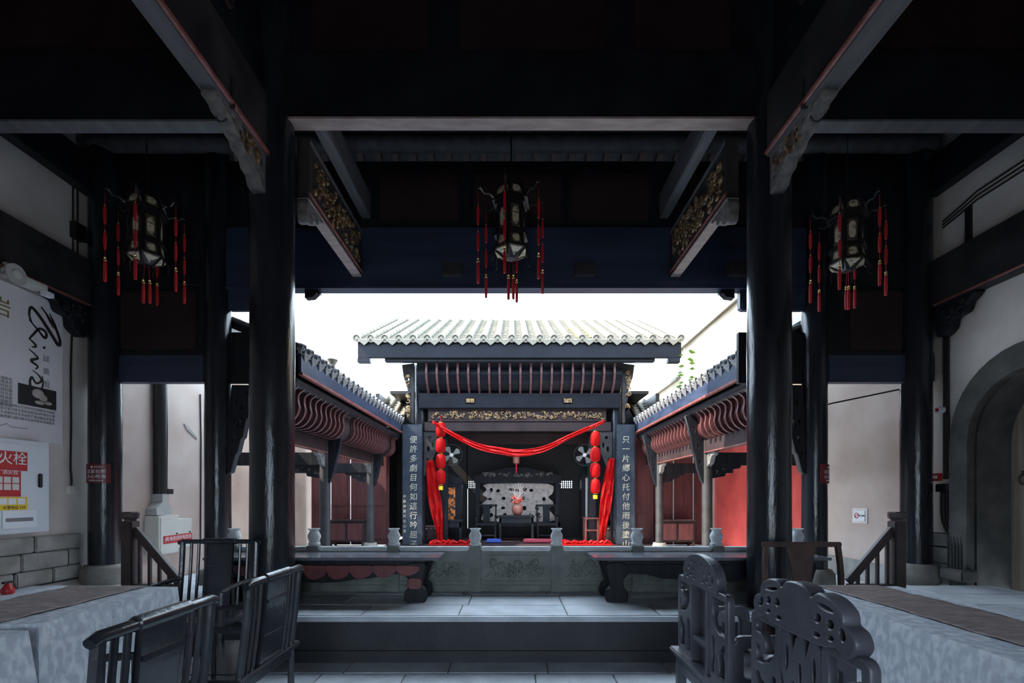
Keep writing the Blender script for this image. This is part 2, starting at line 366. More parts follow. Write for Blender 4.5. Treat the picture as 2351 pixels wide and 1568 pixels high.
# front transverse beam with its boarded frieze
fb = thing('transverse_beam', (0, 4.40, 4.82), 'wide dark beam between the two thick columns with bounce light painted on its underside', 'beam')
MB().box(-2.06, 2.22, 4.33, 4.47, 4.835, 5.40).build('beam_body', 'matt_black', fb, bevel=.01)
MB().box(-2.06, 2.22, 4.325, 4.475, 4.815, 4.835).build('bounce_underside', 'bounce_pale_wood', fb, bevel=.004)  # pale strip paints the courtyard bounce onto the beam bottom
MB().box(-2.06, 2.22, 4.37, 4.43, 5.40, 7.2).build('frieze_board', 'matt_black', fb)
for x0, x1 in ((-1.82, -.76), (-.48, .86), (1.10, 1.98)):
    MB().box(x0, x1, 4.35, 4.37, 5.46, 6.05).build('frieze_panel', 'matt_brown', fb, bevel=.008)
for sx, x0, x1, lb in ((-1, -5.5, -2.34, 'long beam with bounce light painted underneath, from the thick column to the wall with the poster'), (1, 2.50, 5.5, 'long beam with bounce light painted underneath, from the thick column to the wall with the arch')):
    t = thing('transverse_beam', ((x0+x1)/2, 4.40, 4.79), lb, 'beam')
    MB().box(x0, x1, 4.33, 4.47, 4.81, 5.40).build('beam_body', 'matt_black', t, bevel=.01)
    MB().box(x0, x1, 4.325, 4.475, 4.79, 4.81).build('bounce_underside', 'grey_wood', t, bevel=.004)  # grey strip stands for bounced light under the beam
    MB().box(x0, x1, 4.37, 4.43, 5.40, 7.2).build('frieze_board', 'matt_black', t)
    MB().box(x0+.5, x1-.5, 4.35, 4.37, 5.48, 6.1).build('frieze_panel', 'matt_brown', t, bevel=.008)
# longitudinal beams over the hall with red bead and carved bracket
for sx, xa, xb, lb, lb2 in ((-1, -2.30, -2.15, 'deep longitudinal beam with a red bead, above the spindle-back chairs', 'stepped carved bracket under the red-beaded beam, above the spindle-back chairs'),
                            (1, 2.24, 2.42, 'deep longitudinal beam with a red bead, above the openwork-back chairs', 'stepped carved bracket under the red-beaded beam, above the openwork-back chairs')):
    t = thing('longitudinal_beam', ((xa+xb)/2, 2, 4.39), lb, 'beam')
    MB().box(xa, xb, -2.4, 4.22, 4.41, 4.94).build('beam_body', 'beam', t, bevel=.008)
    MB().box(xa+.005, xb-.005, -2.4, 4.22, 4.392, 4.41).build('bounce_underside', 'grey_wood', t)  # floor bounce painted as a lighter strip along the bottom
    xi = xb if sx < 0 else xa
    MB().tube([(xi, -2.4, 4.425), (xi, 4.215, 4.425)], .024, 8).build('red_bead', 'red_trim', t, smooth=True)
    MB().box((xa+xb)/2-.03, (xa+xb)/2+.03, -2.4, 4.22, 4.94, 5.75).build('upper_board', 'matt_black', t)
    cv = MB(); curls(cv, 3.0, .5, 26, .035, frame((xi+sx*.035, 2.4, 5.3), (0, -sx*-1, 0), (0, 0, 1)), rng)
    tag(cv.build('carving', 'matt_brown', t, smooth=True), kind='stuff')
    # iron strap and ring
    h = thing('iron_hook', ((xa+xb)/2, 3.79*.97, 4.39), 'iron strap with a hanging ring round the beam above the %s chairs' % ('spindle-back' if sx < 0 else 'openwork-back'), 'hook')
    yy = 3.68
    MB().tube([(xa-.012, yy, 4.6), (xa-.012, yy, 4.385), (xb+.012, yy, 4.385), (xb+.012, yy, 4.62)], .012, 6).build('strap', 'iron', h)
    MB().tube([((xa+xb)/2+.045*math.cos(a), yy-.01, 4.325+.055*math.sin(a)) for a in [i*2*PI/12 for i in range(12)]], .007, 5).build('ring', 'iron', h)
    # stepped bracket profile in (y, z)
    q = thing('bracket', ((xa+xb)/2, 4.2, 4.39), lb2, 'bracket')
    prof = [(4.215, 4.39), (3.52, 4.39), (3.52, 4.355), (3.60, 4.352), (3.63, 4.325), (3.72, 4.32), (3.75, 4.28), (3.86, 4.272), (3.89, 4.225), (4.00, 4.215), (4.03, 4.16), (4.10, 4.15), (4.13, 4.085), (4.215, 4.07)]
    holes = [oval(4.15, 4.30, .035, .05, .2), oval(4.05, 4.30, .03, .035, .5), oval(3.95, 4.315, .03, .03), oval(4.16, 4.18, .025, .035), oval(3.84, 4.335, .035, .022), oval(3.73, 4.358, .03, .014), oval(4.075, 4.22, .018, .026)]
    shape('bracket_body', 'carved_grey', [prof]+holes, .12, frame(((xa+xb)/2, 0, 0), (0, 1, 0), (0, 0, 1)), q, bev=.008)
    cv = MB(); curls(cv, .5, .20, 12, .016, frame((xi, 3.98, 4.28), (0, -sx, 0), (0, 0, 1)) if False else frame(((xa+xb)/2-sx*.062, 3.98, 4.29), (0, 1, 0), (0, 0, 1)), rng)
    tag(cv.build('scroll_carving', 'gilt', q, smooth=True), kind='stuff')
# carved tie beams from the thick columns to the eave
for sx, xa, xb, side in ((-1, -2.06, -1.94, 'left'), (1, 2.05, 2.17, 'right')):
    what = 'the red-aproned bench' if sx < 0 else 'the plain brown bench'
    t = thing('carved_tie_beam', ((xa+xb)/2, 5.4, 4.24), 'carved gilt tie beam running to the eave above '+what, 'beam')
    MB().box(xa, xb, 4.58, 6.2, 4.26, 4.84).build('beam_body', 'beam', t, bevel=.01)
    MB().box(xa, xb, 4.58, 6.2, 4.24, 4.26).build('bounce_underside', 'bounce_pale_wood', t, bevel=.004)  # lighter bottom strip: bounced light as colour
    xi = xb if sx < 0 else xa
    cv = MB(); curls(cv, 1.5, .44, 120 if sx > 0 else 90, .019, frame((xi, 5.38, 4.55), (0, 1 if sx < 0 else -1, 0), (0, 0, 1)), rng)
    tag(cv.build('gilt_carving', 'gilt', t, smooth=True), kind='stuff')
    MB().tube([(xi, 4.58, 4.30), (xi, 6.2, 4.30)], .016, 6).build('red_bead', 'red_trim', t)
    MB().box(xi-.006, xi+.006, 4.6, 6.2, 4.79, 4.83).build('top_moulding', 'grey_wood', t)
    beam('upper_tie_beam', 'plain upper tie beam above the carved gilt beam over '+what, MB().box(xa+.10-(.02 if sx > 0 else 0), xb+.10-(.2 if sx > 0 else 0)+(.0), 4.50, 6.25, 5.02, 5.34) if sx < 0 else MB().box(1.92, 2.04, 4.50, 6.25, 5.02, 5.34), 'grey_wood')
    q = thing('bracket', ((xa+xb)/2, 4.65, 4.24), 'small pierced bracket behind the thick column above '+what, 'bracket')
    prof = spl([(4.58, 4.24), (4.93, 4.24), (4.92, 4.21), (4.84, 4.19), (4.82, 4.13), (4.72, 4.12), (4.68, 4.06), (4.58, 4.04)], 3)
    prof = [(p[0], p[1]) for p in [Vector(v) for v in prof]]
    shape('bracket_body', 'carved_grey', [prof, oval(4.70, 4.18, .03, .02), oval(4.64, 4.12, .02, .03), oval(4.80, 4.21, .025, .01)], .10, frame(((xa+xb)/2, 0, 0), (0, 1, 0), (0, 0, 1)), q, bev=.006)
# eave beam, panelled frieze and purlin
eb = thing('eave_beam', (0, 6.29, 4.11), 'broad dark eave beam with glare put into its blue spanning the open courtyard side', 'beam')
MB().box(-3.72, 3.83, 6.21, 6.37, 4.115, 4.90).build('beam_body', 'navy_glare', eb, bevel=.02)
MB().box(-3.72, 3.83, 6.205, 6.375, 4.10, 4.13).build('lower_lip', 'navy_glare', eb)
MB().box(-3.72, 3.83, 6.26, 6.32, 4.90, 5.78).build('frieze_board', 'lacquer', eb)
for x0, x1 in ((-1.72, -.70), (-.50, .63), (.77, 1.78), (-3.4, -2.3), (2.3, 3.4)):
    f = MB().box(x0-.06, x1+.06, 6.22, 6.26, 4.93, 4.99).box(x0-.06, x1+.06, 6.22, 6.26, 5.60, 5.66).box(x0-.06, x0, 6.22, 6.26, 4.99, 5.60).box(x1, x1+.06, 6.22, 6.26, 4.99, 5.60).build('panel_frame', 'lacquer', eb, bevel=.006)
    MB().box(x0, x1, 6.245, 6.262, 4.99, 5.60).build('frieze_panel', 'panel_brown', eb)
for x in (-.78, .93, 2.9):
    MB().box(x-.12, x+.14, 6.13, 6.22, 4.24, 4.40).build('bracket_block', 'beam', eb, bevel=.012)
for sx, x in ((-1, -2.70), (1, 2.90)):
    pr = [(x, 4.11), (x-sx*-.0, 3.99), (x-sx*.10, 4.0), (x-sx*.16, 4.06), (x-sx*.20, 4.02), (x-sx*.17, 4.11)]
    MB().prism(pr, 'y', 6.24, 6.34).build('corner_bracket', 'lacquer', eb)
for sx in (-1, 1):
    a, b = sorted((sx*(3.72 if sx < 0 else 3.84), sx*2.98))
    MB().box(a, b, 6.30, 6.36, 2.89, 3.56).build('end_board', 'lacquer', eb); MB().box(a, b, 6.24, 6.36, 3.84, 4.12).build('corner_block', 'navy_glare', eb, bevel=.02)
tag(MB().tube([(-5.4, 6.13, 5.92), (5.4, 6.13, 5.92)], .11, 14).build('purlin', 'grey_wood', None, smooth=True), 'round grey purlin under the rafters above the eave beam', 'beam')
# side bay lintels with panels
for sx, xa, xb, cx in ((-1, -5.5, -4.0, 'electrical boxes'), (1, 4.11, 5.5, 'no-smoking plaque')):
    t = thing('bay_lintel', ((xa+xb)/2, 6.29, 2.89), 'dark panelled lintel above the opening towards the '+cx, 'lintel')
    MB().box(xa, xb, 6.22, 6.36, 2.89, 3.24).build('lower_beam', 'navy_glare', t, bevel=.012)
    MB().box(xa, xb, 6.28, 6.32, 3.24, 6.0).build('back_board', 'lacquer', t)
    MB().box(xa, xb, 6.22, 6.36, 4.12, 4.45).build('upper_beam', 'lacquer', t, bevel=.012)
    MB().box(xa+.30, xb-.12, 6.255, 6.28, 3.32, 4.08).build('lintel_panel', 'panel_brown', t, bevel=.012)
    MB().box(xa, xb, 6.24, 6.28, 3.24, 3.28).build('moulding', 'lacquer', t)
    MB().box(xa, xb, 6.25, 6.28, 4.5, 5.9).build('upper_panel', 'lacquer', t)
# beams along the side walls
for sx, what in ((-1, 'the poster'), (1, 'the arch')):
    a, b = sorted((sx*5.5, sx*5.34))
    beam('wall_beam', 'deep dark wall beam directly above '+what, MB().box(a, b, -2.4, 6.2, 3.80, 4.40), 'beam')
    beam('upper_wall_beam', 'upper dark wall beam high above '+what, MB().box(a, b, -2.4, 6.2, 5.27, 5.72), 'lacquer')
    beam('bead', 'thin reddish bead along the wall beam above '+what, MB().tube([(sx*5.335, -2.4, 3.82), (sx*5.335, 6.05, 3.82)], .018, 6), 'red_trim', 0, 'moulding')
    q = thing('bracket', (sx*5.42, 6.05, 3.8), 'dark leafy carved bracket under the wall beam by '+what, 'bracket')
    pr = spl([(6.04, 3.80), (5.58, 3.80), (5.60, 3.74), (5.66, 3.70), (5.70, 3.61), (5.84, 3.58), (5.88, 3.46), (6.04, 3.42)], 3)
    shape('bracket_body', 'lacquer', [[(p[0], p[1]) for p in pr]], .12, frame((sx*5.42, 0, 0), (0, 1, 0), (0, 0, 1)), q, bev=.006)
    cv = MB(); curls(cv, .42, .26, 16, .022, frame((sx*5.355, 5.85, 3.66), (0, 1 if sx < 0 else -1, 0), (0, 0, 1)), rng); tag(cv.build('leaf_carving', 'lacquer', q, smooth=True), kind='stuff')
# carved angle struts at the eave columns
for sx, x0 in ((-1, -3.71), (1, 3.83)):
    q = thing('carved_strut', (x0, 6.29, 1.7), 'pierced carved angle strut on the eave column by the %s' % ('electrical boxes' if sx < 0 else 'maroon sign'), 'bracket')
    P = lambda u, v: (x0-sx*u, v)
    o = [P(0, 1.70), P(.04, 1.72), P(.10, 1.95), P(.13, 1.98), P(.17, 2.15), P(.20, 2.18), P(.24, 2.40), P(.27, 2.43), P(.32, 2.85), P(.06, 2.85), P(0, 2.3)]
    hs = [oval(x0-sx*.06, 1.98, .02, .045, sx*.3), oval(x0-sx*.09, 2.15, .025, .05, sx*.3), oval(x0-sx*.15, 2.35, .03, .06, sx*.4), oval(x0-sx*.09, 2.38, .02, .05), oval(x0-sx*.2, 2.58, .03, .06, sx*.5), oval(x0-sx*.12, 2.62, .025, .05), oval(x0-sx*.25, 2.75, .02, .03)]
    shape('strut_body', 'lacquer', [o]+hs, .10, frame((0, 6.29, 0), (1, 0, 0), (0, 0, 1)), q, bev=.006)
# ================================================================ TILED ROOFS
def tile_roof(name, label, origin, ux, uy, n, sp, L, r, m_t, m_end, moss=(), cat='roof'):
    t = thing(name, origin, label, cat)
    ux = Vector(ux).normalized(); uy = Vector(uy).normalized(); uz = ux.cross(uy)
    t.rotation_euler = Matrix((ux, uy, uz)).transposed().to_euler()
    W = n*sp
    MB().box(-.05, W+.05, .02, L, -.10, -.045).build('roof_deck', 'lacquer', t, local=True)
    # cover tile row: half round with overlapping courses
    mb = MB(); k = 8; seg = max(6, int(L/.34)); vs = []
    for i in range(seg):
        y0 = i*L/seg; y1 = (i+1)*L/seg+.015
        for (y, q) in ((y0, r), (y1, r*.93)):
            vs += [(q*math.cos(PI*j/k), y, q*math.sin(PI*j/k)) for j in range(k+1)]
    fs = []
    for i in range(seg):
        b = i*2*(k+1); fs += [(b+j, b+j+1, b+k+2+j, b+k+1+j) for j in range(k)]; fs.append(tuple(b+j for j in range(k, -1, -1)))
    mb.add(vs, fs); cov = mb.build('cover_tile_row', m_t, t, smooth=True, local=True); cme = cov.data
    # round end tile with rim and boss
    mb = MB(); rr = r*1.12
    def disc(y, q): return [(q*math.cos(2*PI*j/14), y, q*math.sin(2*PI*j/14)) for j in range(14)]
    rings = [disc(.05, rr), disc(-.02, rr), disc(-.02, rr*.80), disc(.0, rr*.74), disc(.0, rr*.42), disc(-.022, rr*.30), disc(-.026, rr*.05)]
    vs = [p for q in rings for p in q]
    fs = [(a*14+j, a*14+(j+1) % 14, (a+1)*14+(j+1) % 14, (a+1)*14+j) for a in range(6) for j in range(14)]+[tuple(6*14+j for j in range(14))]
    mb.add(vs, fs); cap = mb.build('round_tile_end', m_end, t, smooth=True, local=True); eme = cap.data
    # pointed drip tile between the rows
    hw = sp/2-.02
    poly = [(-hw, .02), (-hw*.55, -.015), (0, -.03), (hw*.55, -.015), (hw, .02), (hw*.95, -.05), (hw*.55, -.10), (.0, -.165), (-hw*.55, -.10), (-hw*.95, -.05)]
    drp = MB().prism(poly, 'y', -.035, -.012).build('drip_tile', m_end, t, local=True, bevel=.004); dme = drp.data
    # pan tiles: shallow curved courses
    mb = MB(); pc = max(8, int(L/.20)); vs = []; fs = []
    for i in range(pc):
        y0 = i*L/pc; y1 = (i+1)*L/pc+.03; b = len(vs)
        for (y, dz) in ((y0, .018), (y1, 0)):
            vs += [(-hw+2*hw*j/6, y, -.045+.05*((j-3)/3)**2+dz) for j in range(7)]
        vs += [(-hw+2*hw*j/6, y0, -.06+.05*((j-3)/3)**2) for j in range(7)]
        fs += [(b+j, b+j+1, b+8+j, b+7+j) for j in range(6)]+[(b+14+j, b+15+j, b+j+1, b+j) for j in range(6)]
    mb.add(vs, fs); pan = mb.build('pan_tile_row', m_t, t, smooth=False, local=True); pme = pan.data
    for i in range(n+1):
        x = i*sp
        if i == 0: pass
        else: cov = link('cover_tile_row', cme, t, (x, 0, 0)); cap = link('round_tile_end', eme, cov)
        if i == 0: cap.parent = cov
        if i < n:
            if i == 0: pan.location = (sp/2, 0, 0); drp.location = (sp/2, 0, 0)
            else: link('pan_tile_row', pme, t, (x+sp/2, 0, 0)); link('drip_tile', dme, t, (x+sp/2, 0, 0))
        if i in moss:
            ms = MB()
            for q in range(26):
                yy = random.uniform(.1, L*.55); ms.blob((x-r*1.1+random.uniform(-.02, .02), yy, .0), .022, .05, .02, 5, 4)
            ms.build('moss', 'moss', t, local=True, smooth=True)
    return t
# ---------------------------------------------------------------- side galleries
for sx, xe, xc in ((-1, -2.84, -3.5), (1, 3.2, 3.65)):
    side = 'the orange-tan gallery wall' if sx < 0 else 'the bright red gallery wall'
    dyn = 6.5; n = 24; sp = .25; sl = .40
    ln = math.hypot(1, sl)
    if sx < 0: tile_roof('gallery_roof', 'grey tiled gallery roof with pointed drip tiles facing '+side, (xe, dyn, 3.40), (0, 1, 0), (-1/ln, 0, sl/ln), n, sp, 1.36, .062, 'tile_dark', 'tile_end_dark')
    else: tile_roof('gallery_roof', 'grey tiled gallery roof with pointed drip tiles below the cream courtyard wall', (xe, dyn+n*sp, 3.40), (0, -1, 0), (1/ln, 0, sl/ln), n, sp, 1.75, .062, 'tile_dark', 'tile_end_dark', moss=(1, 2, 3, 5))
    g = thing('gallery_frame', (xc, 9, .1), 'timber gallery frame with S-curved red ribs beside '+side, 'gallery')
    X = lambda u: xe+sx*u                                   # u: distance outwards from the eave edge
    a, b = sorted((X(.02), X(.06)))
    MB().box(a, b, 6.5, 12.6, 3.08, 3.34).build('fascia', 'navy_glare', g)
    MB().box(min(a, X(.0)), max(b, X(.0)), 6.5, 12.6, 3.05, 3.085).build('red_edge', 'red_trim', g)
    MB().box(*sorted((X(.02), X(.5))), 6.5, 12.6, 3.33, 3.36).build('soffit', 'lacquer', g)
    MB().tube([(X(.16), 6.5, 2.98), (X(.16), 12.6, 2.98)], .08, 10).build('eave_purlin', 'lacquer', g, smooth=True)
    rb = [(X(.12), 2.93), (X(.20), 2.86), (X(.215), 2.76), (X(.20), 2.66), (X(.235), 2.55), (X(.33), 2.47), (X(.48), 2.455)]
    pts = spl([(p[0], 0, p[1]) for p in rb], 3, False)
    mb = MB(); hh = []
    for i in range(len(pts)-1): mb.bar(pts[i], pts[i+1], .06, .035, (0, 1, 0)) if False else mb.bar(pts[i], pts[i+1]+(pts[i+1]-pts[i])*.12, .05, .05, (0, 1, 0))
    rib = mb.build('curved_rib', 'rib_red', g, local=True); rme = rib.data; rme.transform(Matrix.Translation(-org(g))); yl = 6.6
    rib.location = (0, yl, 0)
    while yl < 12.3:
        yl += .20
        if abs(yl-8.96) < .22 or abs(yl-11.86) < .16: continue
        link('curved_rib', rme, g, (0, yl, 0))
    # board behind the ribs
    bp = [(p[0]+sx*.05, p[2]) for p in pts]; bq = [(p[0]+sx*.075, p[2]) for p in pts]
    MB().prism(bp+bq[::-1], 'y', 6.5, 12.6).build('rib_backing', 'maroon' if sx > 0 else 'panel_brown', g)
    MB().box(*sorted((xc-.07, xc+.07)), 6.5, 12.8, 2.22, 2.46).build('tie_beam', 'panel_brown', g, bevel=.01)
    MB().tube([(xc-sx*.07, 6.5, 2.22), (xc-sx*.07, 12.8, 2.22)], .013, 6).build('red_bead', 'red_trim', g)
    MB().box(*sorted((xc-.06, xc+.06)), 6.5, 12.8, 2.46, 3.4).build('upper_board', 'lacquer', g)
    for yc in (8.96, 11.86):
        c = thing('gallery_column', (xc, yc, .1), 'slim grey gallery column %s beside %s' % ('halfway along the courtyard' if yc < 10 else 'next to the stage', side), 'column')
        MB().lathe([(.115, 0), (.115, .06), (.095, .12), (.092, 2.4), (.092, 3.2)], (0, 0, 0), 18).build('shaft', 'gallery_grey', c, smooth=True, local=True)
        MB().lathe([(.16, 0), (.18, .06), (.15, .16)], (0, 0, 0), 16).build('stone_base', 'stone_base', c, smooth=True, local=True)
        P = lambda u, v: (xc-sx*u, v)
        o = [P(.09, 1.66), P(.12, 1.70), P(.19, 1.92), P(.22, 2.08), P(.28, 2.28), P(.31, 2.5), P(.42, 2.9), P(.24, 2.95), P(.09, 2.4)]
        shape('carved_strut', 'lacquer', [o, oval(xc-sx*.15, 2.05, .018, .06, sx*.3), oval(xc-sx*.19, 2.35, .025, .07, sx*.3), oval(xc-sx*.27, 2.66, .025, .07, sx*.3)], .09, frame((0, yc, 0), (1, 0, 0), (0, 0, 1)), c, bev=.006)
        # cross beam to the wall with stepped carved bracket
        MB().box(*sorted((xc+sx*.08, sx*5.5)), yc-.06, yc+.06, 1.98, 2.22).build('cross_beam', 'lacquer', c, bevel=.008)
        Q = lambda u, v: (xc+sx*u, v)
        o = [Q(.09, 1.98), Q(.62, 1.98), Q(.60, 1.93), Q(.48, 1.91), Q(.45, 1.86), Q(.34, 1.84), Q(.32, 1.78), Q(.20, 1.76), Q(.09, 1.74)]
        shape('pierced_bracket', 'lacquer', [o, oval(xc+sx*.17, 1.86, .03, .03), oval(xc+sx*.29, 1.91, .03, .018), oval(xc+sx*.42, 1.945, .03, .012)], .06, frame((0, yc, 0), (1, 0, 0), (0, 0, 1)), c)
        o = [(yc-.09, 2.22), (yc-.42, 2.22), (yc-.38, 2.16), (yc-.28, 2.13), (yc-.22, 2.02), (yc-.09, 1.96)]
        shape('beam_bracket', 'carved_grey', [o, oval(yc-.20, 2.14, .035, .025)], .08, frame((xc, 0, 0), (0, 1, 0), (0, 0, 1)), c, bev=.006)
    # panelled end wall beside the stage
    e = thing('panelled_screen', (sx*4.4, 12.95, .1), 'tall maroon panelled screen closing the gallery beside '+side, 'screen')
    for i in range(4):
        x0 = sx*3.3+sx*i*.53; a, b = sorted((x0+sx*.01, x0+sx*.52))
        p = MB().box(a, b, 12.92, 12.98, .1, 3.3).build('door_leaf', 'maroon', e, bevel=.006)
        MB().box(a+.06, b-.06, 12.90, 12.925, 1.15, 2.9).box(a+.06, b-.06, 12.90, 12.925, .25, .95).build('raised_panel', 'maroon', p, bevel=.01)
    bn = thing('low_cabinet', (sx*4.3, 12.6, .1), 'low dark cabinet against the panelled screen beside '+side, 'cabinet')
    MB().box(*sorted((sx*3.85, sx*4.75)), 12.45, 12.85, .22, .75).build('body', 'panel_brown', bn, bevel=.01)
    MB().box(*sorted((sx*3.82, sx*4.78)), 12.42, 12.88, .75, .79).build('top', 'panel_brown', bn, bevel=.008)
    for q in (0, 1): MB().box(*sorted((sx*(3.89+.44*q), sx*(4.27+.44*q))), 12.435, 12.45, .27, .70).build('door', 'maroon', bn, bevel=.006)
    for lx in (3.88, 4.72):
        for ly in (12.48, 12.82): MB().box(sx*lx-.03, sx*lx+.03, ly-.03, ly+.03, .1, .22).build('leg', 'panel_brown', bn)
    # pale gutter at the hall corner
    gt = thing('gutter', (sx*4.1, 7.1, 3.85), 'pale metal gutter glimpsed above '+side, 'gutter')
    MB().box(*sorted((sx*4.02, sx*4.16)), 6.48, 7.7, 3.84, 3.87).box(*sorted((sx*4.0, sx*4.02)), 6.48, 7.7, 3.84, 3.94).build('trough', 'white_metal', gt)
    MB().box(*sorted((sx*4.16, sx*4.18)), 6.48, 7.7, 3.84, 3.96).build('back_flange', 'white_metal', gt)
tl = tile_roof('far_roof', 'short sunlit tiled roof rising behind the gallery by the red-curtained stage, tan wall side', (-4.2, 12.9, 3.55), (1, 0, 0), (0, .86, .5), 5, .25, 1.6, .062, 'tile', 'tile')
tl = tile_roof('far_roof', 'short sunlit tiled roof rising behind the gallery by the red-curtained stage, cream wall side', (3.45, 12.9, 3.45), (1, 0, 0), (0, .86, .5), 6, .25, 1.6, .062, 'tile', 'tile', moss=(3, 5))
# ---------------------------------------------------------------- stage pavilion
SX = .17; DS = 12.57; ZS = .143
ang = math.atan2(2.0, 4.1)
tile_roof('stage_roof', 'sunlit pale tiled roof of the stage pavilion with round tile ends', (SX-12*.347+.17, 11.8, 5.3), (1, 0, 0), (0, math.cos(ang), math.sin(ang)), 23, .347, 4.5, .088, 'tile', 'tile_end_sunlit', moss=(16, 17))
sp_ = thing('stage_pavilion', (SX, 13.6, ZS), 'dark timber stage pavilion front with reddish ribs under the eave', 'pavilion')
struct('floor_stage', MB().box(SX-3.45, SX+3.6, 12.25, 15.6, -.1, ZS), 'panel_brown')
MB().box(SX-4.0, SX+4.03, 11.88, 11.96, 4.84, 5.26).build('fascia', 'stage_navy', sp_, bevel=.01)
MB().box(SX-3.35, SX+3.4, 11.95, 12.10, 4.76, 4.9).build('eave_purlin', 'lacquer', sp_, bevel=.02)
for s_ in (-1, 1): MB().box(*sorted((SX+s_*4.0, SX+s_*3.7)), 11.86, 12.02, 4.72, 4.84).build('end_block', 'stage_navy', sp_, bevel=.01)
pts = spl([(0, 12.08, 4.86), (0, 12.16, 4.70), (0, 12.14, 4.52), (0, 12.24, 4.30), (0, 12.50, 4.10)], 3, False)
mb = MB()
for i in range(len(pts)-1): mb.bar(pts[i], pts[i+1]+(pts[i+1]-pts[i])*.1, .075, .05, (1, 0, 0))
rib = mb.build('curved_rib', 'rib_red', sp_, local=True); rib.data.transform(Matrix.Translation((0, -13.6, -ZS))); rib.location = (-2.34, 0, 0)
for i in range(1, 19): link('curved_rib', rib.data, sp_, (-2.34+i*.265, 0, 0))
MB().prism([(p.y+.09, p.z) for p in pts]+[(p.y+.13, p.z+.01) for p in pts][::-1], 'x', SX-2.6, SX+2.65).build('rib_backing', 'stage_navy', sp_)
MB().box(SX-2.6, SX+2.65, 12.47, 12.67, 3.70, 4.10).build('main_beam', 'stage_navy', sp_, bevel=.015)
for x in (-1.09, 1.45): MB().box(x-.13, x+.13, 12.44, 12.48, 3.82, 3.97).build('carved_plaque', 'gilt', sp_, bevel=.02)
MB().box(-2.2, 2.47, 12.54, 12.60, 3.66, 3.70).box(-2.2, 2.47, 12.54, 12.60, 3.37, 3.41).box(-2.2, 2.47, 12.575, 12.59, 3.41, 3.66).build('frieze_frame', 'panel_brown', sp_)
cv = MB(); curls(cv, 4.6, .26, 150, .020, frame((.135, 12.56, 3.535), (1, 0, 0), (0, 0, 1)), rng); tag(cv.build('carved_frieze', 'gilt', sp_, smooth=True), kind='stuff')
MB().box(-2.3, 2.6, 12.56, 12.66, 3.11, 3.36).build('lower_beam', 'panel_brown', sp_, bevel=.012)
MB().box(-2.3, 2.6, 13.2, 13.3, 2.85, 3.15).build('inner_beam', 'panel_brown', sp_, bevel=.012)
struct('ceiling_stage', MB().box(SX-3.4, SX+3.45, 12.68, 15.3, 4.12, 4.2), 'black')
for i, x in enumerate((-2.44, 2.76)):
    c = MB().lathe([(.15, ZS), (.14, 2), (.14, 4.86)], (x, 12.70, 0), 18).build('corner_column', 'column', sp_, smooth=True)
    s_ = -1 if i == 0 else 1
    o = [(x+s_*.10, 3.30), (x+s_*.16, 3.32), (x+s_*.15, 3.6), (x+s_*.22, 3.9), (x+s_*.26, 4.2), (x+s_*.36, 4.5), (x+s_*.40, 4.80), (x+s_*.10, 4.84)]
    shape('carved_bracket', 'beam', [o, oval(x+s_*.19, 4.05, .02, .07), oval(x+s_*.24, 4.45, .03, .08)], .14, frame((0, 12.45, 0), (1, 0, 0), (0, 0, 1)), sp_, bev=.008)
    cv = MB(); curls(cv, .16, 1.25, 20, .022, frame((x+s_*.24, 12.37, 4.05), (1, 0, 0), (0, 0, 1)), rng); tag(cv.build('gilt_carving', 'gilt', sp_, smooth=True), kind='stuff')
    MB().box(x-s_*.62-.10, x-s_*.62+.10, 12.80, 12.96, ZS, 3.2).build('inner_post', 'lacquer', sp_, bevel=.01)
    o = [(x-s_*.13, 1.95), (x-s_*.20, 2.0), (x-s_*.42, 2.55), (x-s_*.48, 3.1), (x-s_*.13, 3.1)]
    shape('pierced_bracket', 'beam', [o, oval(x-s_*.22, 2.35, .03, .07), oval(x-s_*.24, 2.65, .04, .08), oval(x-s_*.36, 2.75, .03, .08), oval(x-s_*.28, 2.95, .05, .05)], .05, frame((0, 12.62, 0), (1, 0, 0), (0, 0, 1)), sp_, bev=.005)
# back wall of the stage with two lattice openings
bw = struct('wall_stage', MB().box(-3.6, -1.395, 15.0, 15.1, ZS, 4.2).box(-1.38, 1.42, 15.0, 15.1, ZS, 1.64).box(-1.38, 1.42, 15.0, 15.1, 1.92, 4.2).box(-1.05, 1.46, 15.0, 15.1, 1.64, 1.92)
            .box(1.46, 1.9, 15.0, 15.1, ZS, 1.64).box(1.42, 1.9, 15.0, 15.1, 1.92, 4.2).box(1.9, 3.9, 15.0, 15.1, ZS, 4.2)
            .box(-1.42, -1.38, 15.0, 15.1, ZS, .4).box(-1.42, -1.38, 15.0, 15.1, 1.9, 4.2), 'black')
for x0, x1 in ((-1.38, -1.05), (1.46, 1.9)):
    wn = MB()
    for k in range(8): wn.box(x0+(x1-x0)*k/7-.016, x0+(x1-x0)*k/7+.016, 15.02, 15.06, 1.64, 1.92)
    [wn.box(x0, x1, 15.02, 15.06, z_, z_+.028) for z_ in (1.64, 1.695, 1.75, 1.82, 1.89)]; wn.build('window_lattice', 'lacquer', bw)
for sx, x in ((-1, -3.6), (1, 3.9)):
    struct('wall_stage_side', MB().box(*sorted((x, x+sx*.1)), 13.0, 15.1, ZS, 4.2), 'black')
